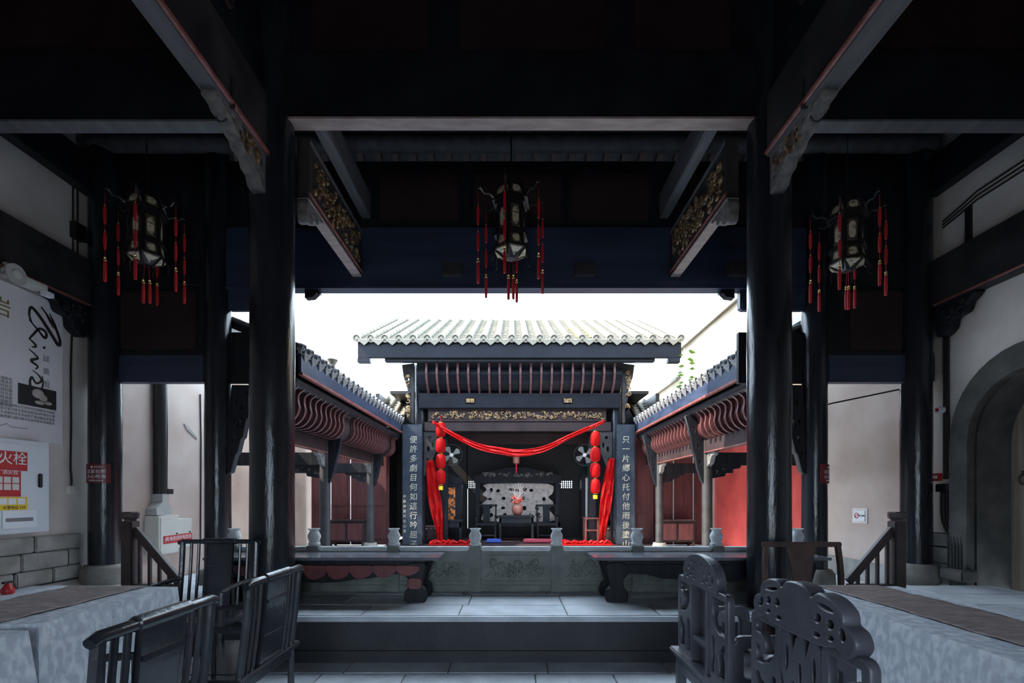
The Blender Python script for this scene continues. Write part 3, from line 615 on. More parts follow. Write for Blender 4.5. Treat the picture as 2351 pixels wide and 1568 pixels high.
# couplet boards
for nm, x0, x1, txt, lb in (('l', -2.84, -2.33, '便\n許\n多\n劇\n目\n何\n如\n這\n行\n吟\n屈\n子', 'tall blue-black calligraphy board with a column of small characters beside the large ones'), ('r', 2.71, 3.18, '只\n一\n片\n鄉\n心\n托\n付\n他\n雨\n後\n塗\n山', 'tall blue-black calligraphy board with one single column of large characters')):
    t = thing('calligraphy_board', ((x0+x1)/2, 12.43, .15), lb, 'sign board')
    MB().box(x0, x1, 12.40, 12.46, .15, 3.27).build('board', 'board', t, bevel=.008)
    text('lettering', 'char_gold', txt, .205, frame(((x0+x1)/2+(.03 if nm == 'l' else -.0), 12.395, 1.51), (1, 0, 0), (0, 0, 1)), t, line=1.2, shear=.08, th=.003)
    if nm == 'l':
        text('small_inscription', 'char_gold', '甲\n辰\n仲\n夏\n於\n塗\n山\n書', .085, frame((x0+.06, 12.395, .95), (1, 0, 0), (0, 0, 1)), t, line=1.5, th=.003)
# red lantern strings
def lantern_string(x, ztop, lab, tail):
    t = thing('lantern_string', (x, 12.3, ztop), lab, 'lantern', 'red lantern strings on the stage')
    prof = [(.04, -.185), (.085, -.18), (.115, -.14), (.13, -.06), (.13, .06), (.115, .14), (.085, .18), (.04, .185)]
    for k in range(4):
        zz = -.22-k*.405
        b = MB().lathe([(r, z+zz) for r, z in prof], (0, 0, 0), 20).build('lantern', 'red_paper', t, smooth=True, local=True)
        MB().lathe([(.05, zz+.183), (.05, zz+.205)], (0, 0, 0), 12).lathe([(.05, zz-.205), (.05, zz-.183)], (0, 0, 0), 12).build('gold_rim', 'gold', b, local=True)
    MB().tube([(0, 0, .15), (0, 0, -1.5)], .008, 5).build('cord', 'red_silk', t, local=True)
    MB().lathe([(.055, -1.76), (.06, -1.66)], (0, 0, 0), 12).build('tail', tail, t, local=True)
lantern_string(-1.83, 3.33, 'string of four round red lanterns with an orange tail, nearer the painted stage cabinet', 'yellow')
lantern_string(2.14, 3.10, 'string of four round red lanterns with a yellow tail, nearer the red plant stand', 'yellow')
# red swag and drapes
def ribbon(name, pts, wid, lab, dirv, fold=.03, cat='drape', n=7):
    mb = MB(); P = spl(pts, 6, False); vs = []; k = len(P)
    for i, p in enumerate(P):
        w_ = wid(i/(k-1))
        for j in range(n):
            s_ = j/(n-1)-.5
            vs.append(p+Vector(dirv)*w_*s_+Vector((0, fold*math.sin(j*2.2+i*.35), 0)))
    fs = [(i*n+j, i*n+j+1, (i+1)*n+j+1, (i+1)*n+j) for i in range(k-1) for j in range(n-1)]
    mb.add(vs, fs); o = mb.build(name, 'red_silk', None, smooth=True)
    md = o.modifiers.new('s', 'SOLIDIFY'); md.thickness = .008
    return tag(o, lab, cat)
ribbon('red_swag', [(-2.0, 12.08, 3.28), (-1.55, 12.08, 3.0), (-.9, 12.08, 2.68), (-.3, 12.08, 2.55), (.2, 12.08, 2.50), (.8, 12.08, 2.60), (1.5, 12.08, 2.93), (2.33, 12.08, 3.30)], lambda t: .07+.11*math.sin(PI*t), 'long red silk swag hanging across the stage front', (0, .15, 1))
ribbon('red_drape', [(-2.15, 12.56, 2.35), (-2.12, 12.56, 1.9), (-2.0, 12.56, 1.2), (-1.93, 12.56, .7), (-1.88, 12.56, .16)], lambda t: .16+.17*math.sin(PI*min(1, t*1.15)), 'red silk drape beside the painted dark cabinet on stage', (1, 0, .1), .05)
ribbon('red_drape', [(2.62, 12.56, 2.4), (2.55, 12.56, 1.9), (2.45, 12.56, 1.2), (2.40, 12.56, .7), (2.36, 12.56, .16)], lambda t: .14+.16*math.sin(PI*min(1, t*1.1)), 'red silk drape beside the red plant stand on stage', (1, 0, -.1), .05)
def heap(x0, x1, lab):
    mb = MB(); r2 = random.Random(int(x0*10)); mb.box(x0, x1, 12.28, 12.5, ZS, ZS+.035)
    for i in range(16):
        x = r2.uniform(x0, x1); a = r2.uniform(-.5, .5)
        mb.tube([(x-.12, 12.38+a*.1, ZS+.05), (x-.03, 12.34, ZS+.09+r2.uniform(0, .05)), (x+.08, 12.37, ZS+.06)], .03, 6)
    tag(mb.build('red_cloth', 'red_silk', None, smooth=True), lab, 'cloth')
heap(-2.14, -1.05, 'crumpled red cloth on the stage edge under the orange-tailed lanterns')
heap(1.28, 2.6, 'crumpled red cloth on the stage edge under the yellow-tailed lanterns')
# carved standing screen
s1 = thing('standing_screen', (.17, 14.4, ZS), 'large carved standing screen with pale openwork panel and dark crested top', 'screen')
crest = [(-1.32, 0), (-1.30, .10), (-1.15, .14), (-.95, .16), (-.80, .24), (-.55, .28), (-.35, .34), (0, .36), (.35, .34), (.55, .28), (.80, .24), (.95, .16), (1.15, .14), (1.30, .10), (1.32, 0)]
shape('crest', 'lacquer', [crest], .10, frame((.17, 14.4, 1.93), (1, 0, 0), (0, 0, 1)), s1, bev=.01)
cv = MB(); curls(cv, 2.2, .16, 46, .018, frame((.17, 14.34, 2.06), (1, 0, 0), (0, 0, 1)), rng); tag(cv.build('crest_carving', 'carved_grey', s1, smooth=True), kind='stuff')
MB().box(-1.15, 1.49, 14.33, 14.47, 1.80, 1.93).build('top_rail', 'lacquer', s1, bevel=.01)
for x in (-1.05, 1.35): MB().box(x-.05, x+.09, 14.34, 14.46, ZS, 1.80).build('post', 'lacquer', s1, bevel=.01)
pan = [(-.95, .95), (-1.08, .80), (-.92, .68), (-1.10, .5), (-.98, .32), (-1.09, .16), (-.92, .0), (1.0, .0), (1.10, .18), (.96, .36), (1.10, .55), (.94, .72), (1.08, .86), (.92, 1.12), (-.92, 1.12)]
rs = random.Random(5); hs = []
for gx in range(9):
    for gy in range(4):
        if rs.random() < .7: hs.append(oval(-.82+gx*.205+rs.uniform(-.03, .03), .16+gy*.25+rs.uniform(-.04, .04), rs.uniform(.055, .085), rs.uniform(.045, .085), rs.uniform(-.3, .3), 8))
shape('openwork_panel', 'marble_carving', [[(p[0]*.97, p[1]) for p in spl(pan, 3)]]+hs, .05, frame((.17, 14.40, .66), (1, 0, 0), (0, 0, 1)), s1, bev=.008)
cv = MB(); curls(cv, 1.9, 1.0, 34, .018, frame((.17, 14.37, 1.2), (1, 0, 0), (0, 0, 1)), rng); tag(cv.build('relief', 'marble_carving', s1, smooth=True), kind='stuff')
MB().box(-1.1, 1.44, 14.34, 14.46, .50, .64).build('lower_rail', 'lacquer', s1, bevel=.01)
# stage table, chairs, vase
def small_table(name, x, y, w_, d_, h_, label, m='lacquer', z=ZS):
    t = thing(name, (x, y, z), label, 'table')
    MB().box(-w_/2, w_/2, -d_/2, d_/2, h_-.05, h_).build('table_top', m, t, bevel=.008, local=True)
    MB().box(-w_/2+.04, w_/2-.04, -d_/2+.03, -d_/2+.06, h_-.20, h_-.05).build('apron', m, t, local=True)
    MB().box(-w_/2+.04, w_/2-.04, d_/2-.06, d_/2-.03, h_-.20, h_-.05).build('apron', m, t, local=True)
    for a in (-1, 1):
        for b in (-1, 1): MB().box(a*(w_/2-.06)-.03, a*(w_/2-.06)+.03, b*(d_/2-.06)-.03, b*(d_/2-.06)+.03, 0, h_-.05).build('leg', m, t, bevel=.006, local=True)
    return t
small_table('square_table', .12, 13.35, 1.0, .62, .735, 'dark square table holding the flower vase in front of the carved screen')
def stage_chair(x, lab):
    t = thing('stage_armchair', (x, 13.75, ZS), lab, 'chair')
    MB().box(-.30, .30, -.24, .24, .44, .49).build('seat', 'lacquer', t, bevel=.008, local=True)
    for a in (-1, 1):
        MB().box(a*.27-.022, a*.27+.022, .19, .235, 0, 1.0).build('rear_leg', 'lacquer', t, local=True)
        MB().box(a*.27-.022, a*.27+.022, -.235, -.19, 0, .74).build('front_leg', 'lacquer', t, local=True)
        MB().box(a*.27-.022, a*.27+.022, -.235, .22, .70, .745).build('arm', 'lacquer', t, local=True)
    MB().box(-.31, .31, .19, .235, .97, 1.03).build('top_rail', 'lacquer', t, bevel=.008, local=True)
    MB().box(-.10, .10, .20, .225, .49, .97).build('back_splat', 'lacquer', t, local=True)
    [MB().box(-.27, .27, q, q+.03, .14, .18).build('stretcher', 'lacquer', t, local=True) for q in (-.23, .20)]
stage_chair(-.74, 'dark armchair on stage at the table side nearer the painted cabinet')
stage_chair(1.0, 'dark armchair on stage at the table side nearer the red plant stand')
vz = thing('flower_vase', (.15, 13.3, ZS+.735), 'reddish clay pot with red and pale flowers on the stage table', 'vase')
MB().lathe([(.08, 0), (.13, .06), (.16, .16), (.14, .26), (.075, .32), (.085, .36), (.06, .36)], (0, 0, 0), 20).build('pot', 'clay', vz, smooth=True, local=True)
fm = MB()
for i in range(26):
    a = random.uniform(0, 6.28); q = random.uniform(.02, .19); fm.blob((q*math.cos(a), q*math.sin(a)*.7, .44+random.uniform(-.05, .14)-q*.3), .04, .04, .032, 7, 5)
fm.build('flowers', 'flower_red', vz, smooth=True, local=True)
tm = MB()
for i in range(9):
    a = -1.2+i*.3; tm.tube([(0, 0, .34), (.1*math.sin(a), 0, .6), (.26*math.sin(a)+.03, .02, .80+.12*math.cos(a*2))], [.009, .007, .004], 5)
tm.build('twigs', 'twig', vz, local=True)
lc = thing('painted_cabinet', (-1.77, 13.7, ZS), 'dark stage cabinet with an orange painted panel and crested top', 'cabinet')
MB().box(-2.16, -1.42, 13.5, 13.9, ZS, 1.75).build('body', 'lacquer', lc, bevel=.01)
MB().box(-1.98, -1.60, 13.485, 13.5, .75, 1.65).build('painted_panel', 'orange_paint', lc)
shape('crest', 'lacquer', [[(-.40, 0), (-.36, .18), (-.18, .22), (0, .34), (.18, .22), (.36, .18), (.40, 0)]], .08, frame((-1.79, 13.6, 1.75), (1, 0, 0), (0, 0, 1)), lc)
small_table('side_table', -1.62, 13.15, .56, .4, .62, 'dark low side table in front of the painted stage cabinet')
rc = thing('tall_cabinet', (2.35, 14.2, ZS), 'narrow cabinet with pale door at the stage rear beside the red plant stand', 'cabinet')
MB().box(2.05, 2.75, 14.1, 14.5, ZS, 2.05).build('body', 'lacquer', rc, bevel=.01)
MB().box(2.16, 2.38, 14.085, 14.1, .7, 1.95).build('pale_door', 'ivory_metal', rc)
st = thing('plant_stand', (2.13, 12.95, ZS), 'red tall slim wooden stand by the drape on stage', 'stand')
MB().box(1.93, 2.33, 12.75, 13.15, .80, .84).build('top', 'red_trim', st, bevel=.006)  # stand is plain red throughout
for x in (1.97, 2.29):
    for y in (12.79, 13.11): MB().box(x-.022, x+.022, y-.022, y+.022, ZS, .80).build('leg', 'red_trim', st)
[MB().box(1.97, 2.29, q, q+.02, .48, .52).build('stretcher', 'red_trim', st) for q in (12.78, 13.10)]
for sx, x in ((-1, -1.60), (1, 1.92)):
    f = thing('wall_fan', (x, 12.75, 2.5), 'round pale wall fan behind the red lanterns nearer the %s' % ('painted stage cabinet' if sx < 0 else 'red plant stand'), 'fan')
    MB().tube([(0, .04, 0), (0, -.10, 0)], .05, 12).build('motor', 'grey_metal', f, local=True, smooth=True)
    MB().box(-.05, .05, .03, .10, -.05, .05).build('mount', 'iron', f, local=True)
    for k in range(4):
        a = k*PI/2+.4; o = [(.04*math.cos(a+.4), .04*math.sin(a+.4)), (.22*math.cos(a+.55), .22*math.sin(a+.55)), (.25*math.cos(a+.2), .25*math.sin(a+.2)), (.23*math.cos(a-.2), .23*math.sin(a-.2)), (.05*math.cos(a-.3), .05*math.sin(a-.3))]
        shape('blade', 'fan_grey', [o], .006, frame((0, -.08, 0), (1, 0, 0), (0, 0, 1)), f, local=True)
    MB().tube([(.28*math.cos(i*2*PI/24), -.08, .28*math.sin(i*2*PI/24)) for i in range(25)], .006, 5).build('guard_ring', 'iron', f, local=True)
hl = thing('hanging_lamp', (.12, 13.4, 2.6), 'small red hanging palace lamp above the carved screen', 'lamp')
MB().lathe([(.02, -.30), (.09, -.26), (.09, -.02), (.03, .03)], (0, 0, 0), 6).build('body', 'clay', hl, local=True)
MB().tube([(0, 0, .03), (0, 0, 1.5)], .008, 5).build('cord', 'cable', hl, local=True)
MB().tube([(0, 0, -.30), (0, 0, -.55)], [.02, .012], 6).build('tassel', 'tassel', hl, local=True)
for i, (x, m, lb) in enumerate(((-.48, 'blue_cloth', 'folded blue cloth bundle on the stage floor'), (.72, 'pink_cloth', 'long rose cloth bundle on the stage floor'))):
    o = MB().box(x-.22-.2*i, x+.2+.35*i, 12.9, 13.2, ZS, ZS+.10).build('cloth_bundle', m, None, bevel=.03); tag(o, lb, 'cloth')
for sx, x in ((-1, -2.22), (1, 2.62)):
    d = thing('drum_stool', (x, 13.0, ZS), 'carved dark drum stool beside the drape nearer the %s' % ('painted stage cabinet' if sx < 0 else 'red plant stand'), 'stool')
    MB().lathe([(.20, 0), (.24, .1), (.25, .26), (.22, .42), (.2, .46)], (0, 0, 0), 18).build('body', 'panel_brown', d, smooth=True, local=True)
    cv = MB()
    for k in range(14):
        a = 2*PI*k/14; cv.blob((.25*math.cos(a), .25*math.sin(a), .40), .025, .025, .02, 6, 4)
    cv.build('studs', 'carved_grey', d, local=True)
# vine leaves over the cream wall, roof finial
vn = thing('vine', (4.3, 11.9, 4.0), 'thin vine with bright green leaves hanging from the stage eave corner', 'plant')
MB().tube([(4.28, 11.9, 5.1), (4.33, 11.92, 4.6), (4.36, 11.9, 4.2), (4.30, 11.9, 3.95)], .008, 5).build('stem', 'twig', vn)
rl = random.Random(9)
for i in range(17):
    z = 3.95+i*.068; a = rl.choice((0, PI))+rl.uniform(-.5, .5); x = 4.32+math.cos(a)*.14; y = 11.9+rl.uniform(-.08, .08); s_ = rl.uniform(.06, .11)
    MB().add([(x-math.cos(a)*s_, y, z), (x, y-.03, z+s_*.35), (x+math.cos(a)*s_, y, z-.02), (x, y+.05, z-s_*.3), (x, y+.01, z-.012)], [(0, 1, 2, 3), (0, 4, 1), (1, 4, 2), (2, 4, 3), (3, 4, 0)]).build('leaf', 'leaf', vn)
fn = thing('roof_finial', (-3.3, 8.8, 3.55), 'small pale stone finial standing on the tiled gallery roof', 'finial')
MB().lathe([(.03, 0), (.035, .12), (.06, .2), (.05, .26), (.10, .36), (.08, .37)], (0, 0, 0), 12).build('stem', 'tile', fn, smooth=True, local=True)
# ================================================================ BALUSTRADE
YB = 5.16
bl = thing('stone_balustrade', (0, YB, ZP), 'carved grey-green stone balustrade with vase-topped posts along the platform', 'balustrade')
posts = [-2.99, -2.13, -1.27, -.395, .48, 1.345, 2.20, 3.07]
vp = [(.050, 0), (.058, .012), (.058, .028), (.046, .036), (.052, .06), (.062, .09), (.060, .115), (.046, .145), (.040, .158), (.046, .172), (.050, .18), (.040, .18), (.034, .16)]
pme = vme = rme = None
for x in posts:
    if pme is None:
        p = MB().box(-.064, .064, -.064, .064, 0, .485).box(-.072, .072, -.072, .072, 0, .05).build('post', 'stone_green', bl, bevel=.006, local=True); pme = p.data
        v = MB().lathe([(r*1.08, z) for r, z in vp], (0, 0, 0), 20).build('vase_finial', 'stone_pale', p, smooth=True, local=True); vme = v.data; v.parent = p; v.location = (0, 0, .485)
        rim = MB()
        for k in range(12): rim.blob((.052*math.cos(k*PI/6), .052*math.sin(k*PI/6), .18), .012, .012, .007, 6, 4)
        rm = rim.build('scalloped_rim', 'stone_pale', p, local=True, smooth=True); rm.location = (0, 0, .485); rme = rm.data
        p.location = (x, 0, 0)
    else:
        p = link('post', pme, bl, (x, 0, 0)); link('vase_finial', vme, p, (0, 0, .485)); link('scalloped_rim', rme, p, (0, 0, .485))
for i in range(len(posts)-1):
    a, b = posts[i]+.064, posts[i+1]-.064
    pn = MB().box(a, b, YB-.03, YB+.03, ZP+.04, ZP+.43).build('panel', 'stone_green', bl)
    MB().box(a, b, YB-.05, YB+.05, ZP, ZP+.07).build('foot_rail', 'stone_green', pn, bevel=.006)
    MB().box(a, b, YB-.045, YB+.045, ZP+.43, ZP+.475).build('coping', 'stone_pale', pn, bevel=.01)
    MB().box(a, b, YB-.042, YB+.03, ZP+.105, ZP+.112).box(a+.03, b-.03, YB-.042, YB-.03, ZP+.375, ZP+.385).build('moulding', 'stone_green', pn)
    cv = MB(); curls(cv, b-a-.12, .23, 34, .017, frame(((a+b)/2, YB-.031, ZP+.245), (1, 0, 0), (0, 0, 1)), rng, .004)
    for k in range(7):
        cx = a+.1+(b-a-.2)*k/6; cv.tube([(cx-.06, YB-.03, ZP+.15), (cx, YB-.034, ZP+.20+.05*(k % 2)), (cx+.08, YB-.03, ZP+.17)], [.006, .016, .004], 5)
    tag(cv.build('relief_carving', 'stone_green', pn, smooth=True), kind='stuff')
# ================================================================ LONG BENCHES
def bench(x0, x1, label, red):
    y0, y1, zt = 4.56, 5.02, .818
    t = thing('long_bench', ((x0+x1)/2, (y0+y1)/2, ZP), label, 'bench')
    MB().box(x0, x1, y0, y1, zt-.028, zt).build('bench_top', 'bench_top', t, bevel=.006)
    MB().box(x0+.14, x1-.14, y0+.05, y1-.05, zt-.075, zt-.028).build('waist', 'lacquer', t, bevel=.006)
    def apron_pts(y):
        a, b = x0+.16, x1-.16; L = b-a; pts = [(a, zt-.075), (b, zt-.075)]
        prof = [(1, .10), (.95, .16), (.90, .12), (.82, .13), (.74, .18), (.66, .19), (.60, .22), (.5, .235), (.40, .22), (.34, .19), (.26, .18), (.18, .13), (.10, .12), (.05, .16), (0, .10)]
        return pts+[(a+L*u, zt-.06-h*.78) for u, h in prof]
    for y in (y0+.06, y1-.06):
        shape('apron', 'lacquer', [apron_pts(y)], .035, frame((0, y, 0), (1, 0, 0), (0, 0, 1)), t, bev=.005)
    if red:
        for k in range(8):
            u = .06+k*.115; a = x0+.16+(x1-x0-.32)*u; w_ = (x1-x0)*.098; hgt = .07+.05*math.sin(PI*min(1, u+.05))
            o = spl([(a, zt-.09), (a+w_*.5, zt-.085), (a+w_, zt-.092), (a+w_*.97, zt-.09-hgt*.6), (a+w_*.6, zt-.09-hgt), (a+w_*.2, zt-.09-hgt*.85)], 3)
            shape('red_relief', 'bench_red', [[(p[0], p[1]) for p in o]], .014, frame((0, y0+.04, 0), (1, 0, 0), (0, 0, 1)), t, bev=.004)
    for xl, s_ in ((x0+.17, 1), (x1-.17, -1)):
        for y in (y0+.085, y1-.085):
            P = lambda u, v: (xl+s_*u, v)
            o = spl([P(-.03, zt-.07), P(.14, zt-.07), P(.15, zt-.16), P(.11, zt-.22), P(.12, zt-.30), P(.15, zt-.34), P(.14, ZP), P(-.02, ZP), P(-.03, zt-.33), P(.01, zt-.28), P(-.01, zt-.18)], 4)
            lg = shape('leg', 'lacquer', [[(p[0], max(ZP, p[1])) for p in o]], .10, frame((0, y, 0), (1, 0, 0), (0, 0, 1)), t, bev=.01)
            if red and y < 4.8:
                o = rrect(*sorted((xl+s_*.0, xl+s_*.12)), zt-.30, zt-.20, .03)
                shape('red_relief', 'bench_red', [o], .03, frame((0, y-.055, 0), (1, 0, 0), (0, 0, 1)), lg, bev=.006)
    return t
bench(-2.95, -.70, 'low dark bench with faded red carved apron in front of the stone balustrade', True)
bench(.78, 3.05, 'low plain dark brown bench in front of the stone balustrade', False)
# ================================================================ STAIR RAILINGS
def railing(xp, x1, s_, label, ztop=1.25):
    y = 4.72; t = thing('stair_railing', (xp, y, ZP), label, 'railing')
    MB().box(xp-.055, xp+.055, y-.055, y+.055, ZP, ztop-.09).build('newel_post', 'rail_wood', t, bevel=.008)
    MB().lathe([(.05, ztop-.09), (.05, ztop-.075), (.068, ztop-.07), (.074, ztop-.05), (.074, ztop-.01), (.066, ztop)], (xp, y, 0), 8).build('newel_cap', 'rail_wood', t)
    MB().bar((xp+s_*.04, y, ztop-.17), (x1, y, .56), .05, .075).build('handrail', 'rail_wood', t, bevel=.006)
    MB().box(*sorted((xp, x1)), y-.03, y+.03, .50, .54).build('bottom_rail', 'rail_wood', t)
    n = int(abs(x1-xp)/.085)
    for k in range(1, n):
        x = xp+(x1-xp)*k/n; zt = ztop-.17+(.56-ztop+.17)*k/n
        if zt > .6: MB().box(x-.013, x+.013, y-.013, y+.013, .54, zt).build('baluster', 'rail_wood', t)
railing(-3.76, -3.28, 1, 'dark brown stair railing in front of the electrical boxes')
railing(3.79, 3.31, -1, 'dark brown stair railing in front of the no-smoking plaque')
# ================================================================ DINING TABLES
def dining_table(x0, x1, y0, y1, h, name_lab, cloth_lab, hang=.58, seed=1, crease=(0, 0)):
    t = thing('dining_table', ((x0+x1)/2, (y0+y1)/2, 0), name_lab, 'table')
    MB().box(x0+.03, x1-.03, y0+.03, y1-.03, h-.045, h-.006).build('table_top', 'chair', t)
    for a in (x0+.1, x1-.1):
        for b in (y0+.1, y1-.1): MB().box(a-.03, a+.03, b-.03, b+.03, 0, h-.045).build('leg', 'chair', t)
    # cloth: flat top and a folded skirt
    r2 = random.Random(seed); per = []
    def seg(ax, ay, bx, by, n):
        for i in range(n): per.append((ax+(bx-ax)*i/n, ay+(by-ay)*i/n))
    nx, ny = max(8, int((x1-x0)/.025)), max(8, int((y1-y0)/.025))
    seg(x0, y0, x1, y0, nx); seg(x1, y0, x1, y1, ny); seg(x1, y1, x0, y1, nx); seg(x0, y1, x0, y0, ny)
    n = len(per); cx, cy_ = (x0+x1)/2, (y0+y1)/2; rows = 12; vs = []; ph = [r2.uniform(0, 6) for _ in range(5)]
    for k in range(rows+1):
        f = k/rows
        for i, (x, y) in enumerate(per):
            s_ = i*.025
            dx = (x-cx)/((x1-x0)/2); dy = (y-cy_)/((y1-y0)/2)
            nxv = (1 if dx > .999 else -1 if dx < -.999 else 0); nyv = (1 if dy > .999 else -1 if dy < -.999 else 0)
            corner = max(0, min(abs(dx), abs(dy))-.86)/.14
            off = .004+f*(.012+.035*corner)+f**.8*(.009*math.sin(s_*9+ph[0])+.006*math.sin(s_*17+ph[1])+.004*math.sin(s_*31+ph[2]))
            if nxv == crease[0] and y < crease[1] and f > 0: off += .012
            vs.append((x+nxv*off, y+nyv*off, h+.004-.006*min(1, f*6)-f*hang))
    fs = [(k*n+i, k*n+(i+1) % n, (k+1)*n+(i+1) % n, (k+1)*n+i) for k in range(rows) for i in range(n)]+[tuple(range(n))]
    o = MB().add(vs, fs).build('tablecloth', 'cloth', None, smooth=True)
    tag(o, cloth_lab, 'tablecloth')
dining_table(-3.30, -2.40, 2.43, 3.43, .75, 'dining table under the white cloth beside the spindle-back chairs, far one of the pair', 'white damask tablecloth draped over the table end by the head chair with spindles', seed=2, crease=(1, 2.86))
dining_table(-3.26, -2.36, 1.15, 2.33, .745, 'dining table under the white cloth beside the nearest spindle-back chair', 'white damask tablecloth with the runner butting against the neighbouring table', seed=4)
dining_table(1.98, 2.77, 1.30, 3.45, .75, 'long dining table under the white cloth beside the openwork chairs', 'long white damask tablecloth beside the black openwork chairs', seed=6, crease=(-1, 2.5))
def runner(x0, x1, y0, y1, z, label, seed):
    r2 = random.Random(seed); nx, ny = 16, 50; vs = []; ph = [r2.uniform(0, 6) for _ in range(4)]
    for j in range(ny+1):
        for i in range(nx+1):
            x = x0+(x1-x0)*i/nx; y = y0+(y1-y0)*j/ny
            vs.append((x+.006*math.sin(y*7+ph[0])*(i in (0, nx)), y, z+.0045+.002*math.sin(y*19+x*4+ph[1])+.0016*math.sin(y*37+x*9+ph[2])))
    fs = [(j*(nx+1)+i, j*(nx+1)+i+1, (j+1)*(nx+1)+i+1, (j+1)*(nx+1)+i) for j in range(ny) for i in range(nx)]
    o = MB().add(vs, fs).build('table_runner', 'runner', None, smooth=True); md = o.modifiers.new('s', 'SOLIDIFY'); md.thickness = .003; md.offset = 1
    tag(o, label, 'table runner')
runner(-3.14, -2.60, 2.44, 3.425, .756, 'mauve-brown table runner on the cloth by the head chair with spindles', 1)
runner(-3.10, -2.55, 1.16, 2.325, .751, 'mauve-brown table runner on the table beside the nearest spindle-back chair', 2)
runner(2.19, 2.63, 1.31, 3.445, .756, 'mauve-brown table runner on the table by the openwork chairs', 3)
# ================================================================ CHAIRS (local: front faces +y, back at -y)
def spindle_chair(loc, rotz, label, plain=False, W=.63):
    t = thing('spindle_chair', loc, label, 'chair', rotz=rotz); m = 'chair'; h = W/2; zs = .475; zt = .95
    if plain: zt = 1.02
    B = lambda name, mb, **k: mb.build(name, m, t, local=True, **k)
    B('seat', MB().box(-h-.03, h+.03, -.27, .25, zs-.035, zs), bevel=.008)
    B('seat_inset', MB().box(-h+.05, h-.05, -.19, .18, zs, zs+.004))
    back = lambda x, z: (x, -.235-.05*((z-zs)/(zt-zs))**1.5-.012*math.sin(PI*(z-zs)/(zt-zs)), z)
    zz = [zs, zs+.1, zs+.2, zs+.3, zs+.4, zt]
    for a in (-1, 1):
        B('rear_leg', MB().tube([(a*(h-.03), -.235, 0), (a*(h-.03), -.235, zs)]+[back(a*(h-.03), z) for z in zz[1:]], .021, 8), smooth=True)
        B('front_leg', MB().tube([(a*(h-.03), .21, 0), (a*(h-.03), .21, zs), (a*(h-.03), .20, zs+.21)], .020, 8), smooth=True)
        B('arm', MB().tube([back(a*(h-.03), zs+.24), (a*(h-.03), -.05, zs+.235), (a*(h-.03), .215, zs+.215)], .018, 8), smooth=True)
        for y in (-.10, .05): B('arm_spindle', MB().tube([(a*(h-.03), y, zs), (a*(h-.03), y, zs+.225)], .011, 6), smooth=True)
        for k, u in enumerate((.30, .62)):
            x = a*(.115+(h-.03-.115)*u); B('back_spindle', MB().tube([back(x, z) for z in zz], .012, 8), smooth=True)
    # top rail, thicker middle section
    yb = back(0, zt)[1]
    r0 = .020 if not plain else .018
    B('top_rail', MB().tube([(-h-.005, yb, zt-.012), (-h+.03, yb, zt), (-.14, yb, zt), (-.135, yb, zt+.002), (.135, yb, zt+.002), (.14, yb, zt), (h-.03, yb, zt), (h+.005, yb, zt-.012)], [r0*1.0, r0*1.1, r0*1.1, r0*1.45, r0*1.45, r0*1.1, r0*1.1, r0*1.0], 10), smooth=True)
    # framed splat
    sw = .105
    for a in (-1, 1):
        mb = MB()
        for i in range(5): mb.bar(back(a*sw, zz[i]), back(a*sw, zz[i+1]), .026, .022, (1, 0, 0))
        B('splat_stile', mb)
    mb = MB()
    for i in range(5):
        p, q = back(0, zz[i]), back(0, zz[i+1]); mb.add([(-sw, p[1], p[2]), (sw, p[1], p[2]), (sw, q[1], q[2]), (-sw, q[1], q[2]), (-sw, p[1]-.012, p[2]), (sw, p[1]-.012, p[2]), (sw, q[1]-.012, q[2]), (-sw, q[1]-.012, q[2])], [(0, 1, 2, 3), (7, 6, 5, 4), (0, 4, 5, 1), (2, 6, 7, 3), (1, 5, 6, 2), (0, 3, 7, 4)])
    sp2 = B('splat_panel', mb)
    for z in (zs+.14, zs+.345): B('splat_rail', MB().bar((-sw, back(0, z)[1]-.005, z), (sw, back(0, z)[1]-.005, z), .03, .02))
    for nm, ax in (('front', .21), ('rear', -.235)):
        B('apron', MB().box(-h+.03, h-.03, ax-.010, ax+.010, zs-.085, zs-.035)); B('stretcher', MB().box(-h+.03, h-.03, ax-.014, ax+.014, .13 if nm == 'rear' else .10, .165 if nm == 'rear' else .13))
    for a in (-1, 1):
        B('apron', MB().prism([(-.235, zs-.035), (.21, zs-.035), (.21, zs-.10), (.17, zs-.085), (.14, zs-.06), (-.165, zs-.06), (-.195, zs-.085), (-.235, zs-.10)], 'x', a*(h-.03)-.008, a*(h-.03)+.008))
        B('stretcher', MB().box(a*(h-.03)-.013, a*(h-.03)+.013, -.235, .21, .16, .19))
    return t
spindle_chair((-1.605, 1.815, 0), PI/2, 'black spindle-back armchair nearest the runner seam, back turned to the aisle')
spindle_chair((-1.635, 2.75, 0), PI/2, 'black spindle-back armchair facing the far cloth table, next to the thick column')
spindle_chair((-2.47, 3.765, 0), PI, 'black spindle-back armchair at the head of the table by the stair railing', True, .68)
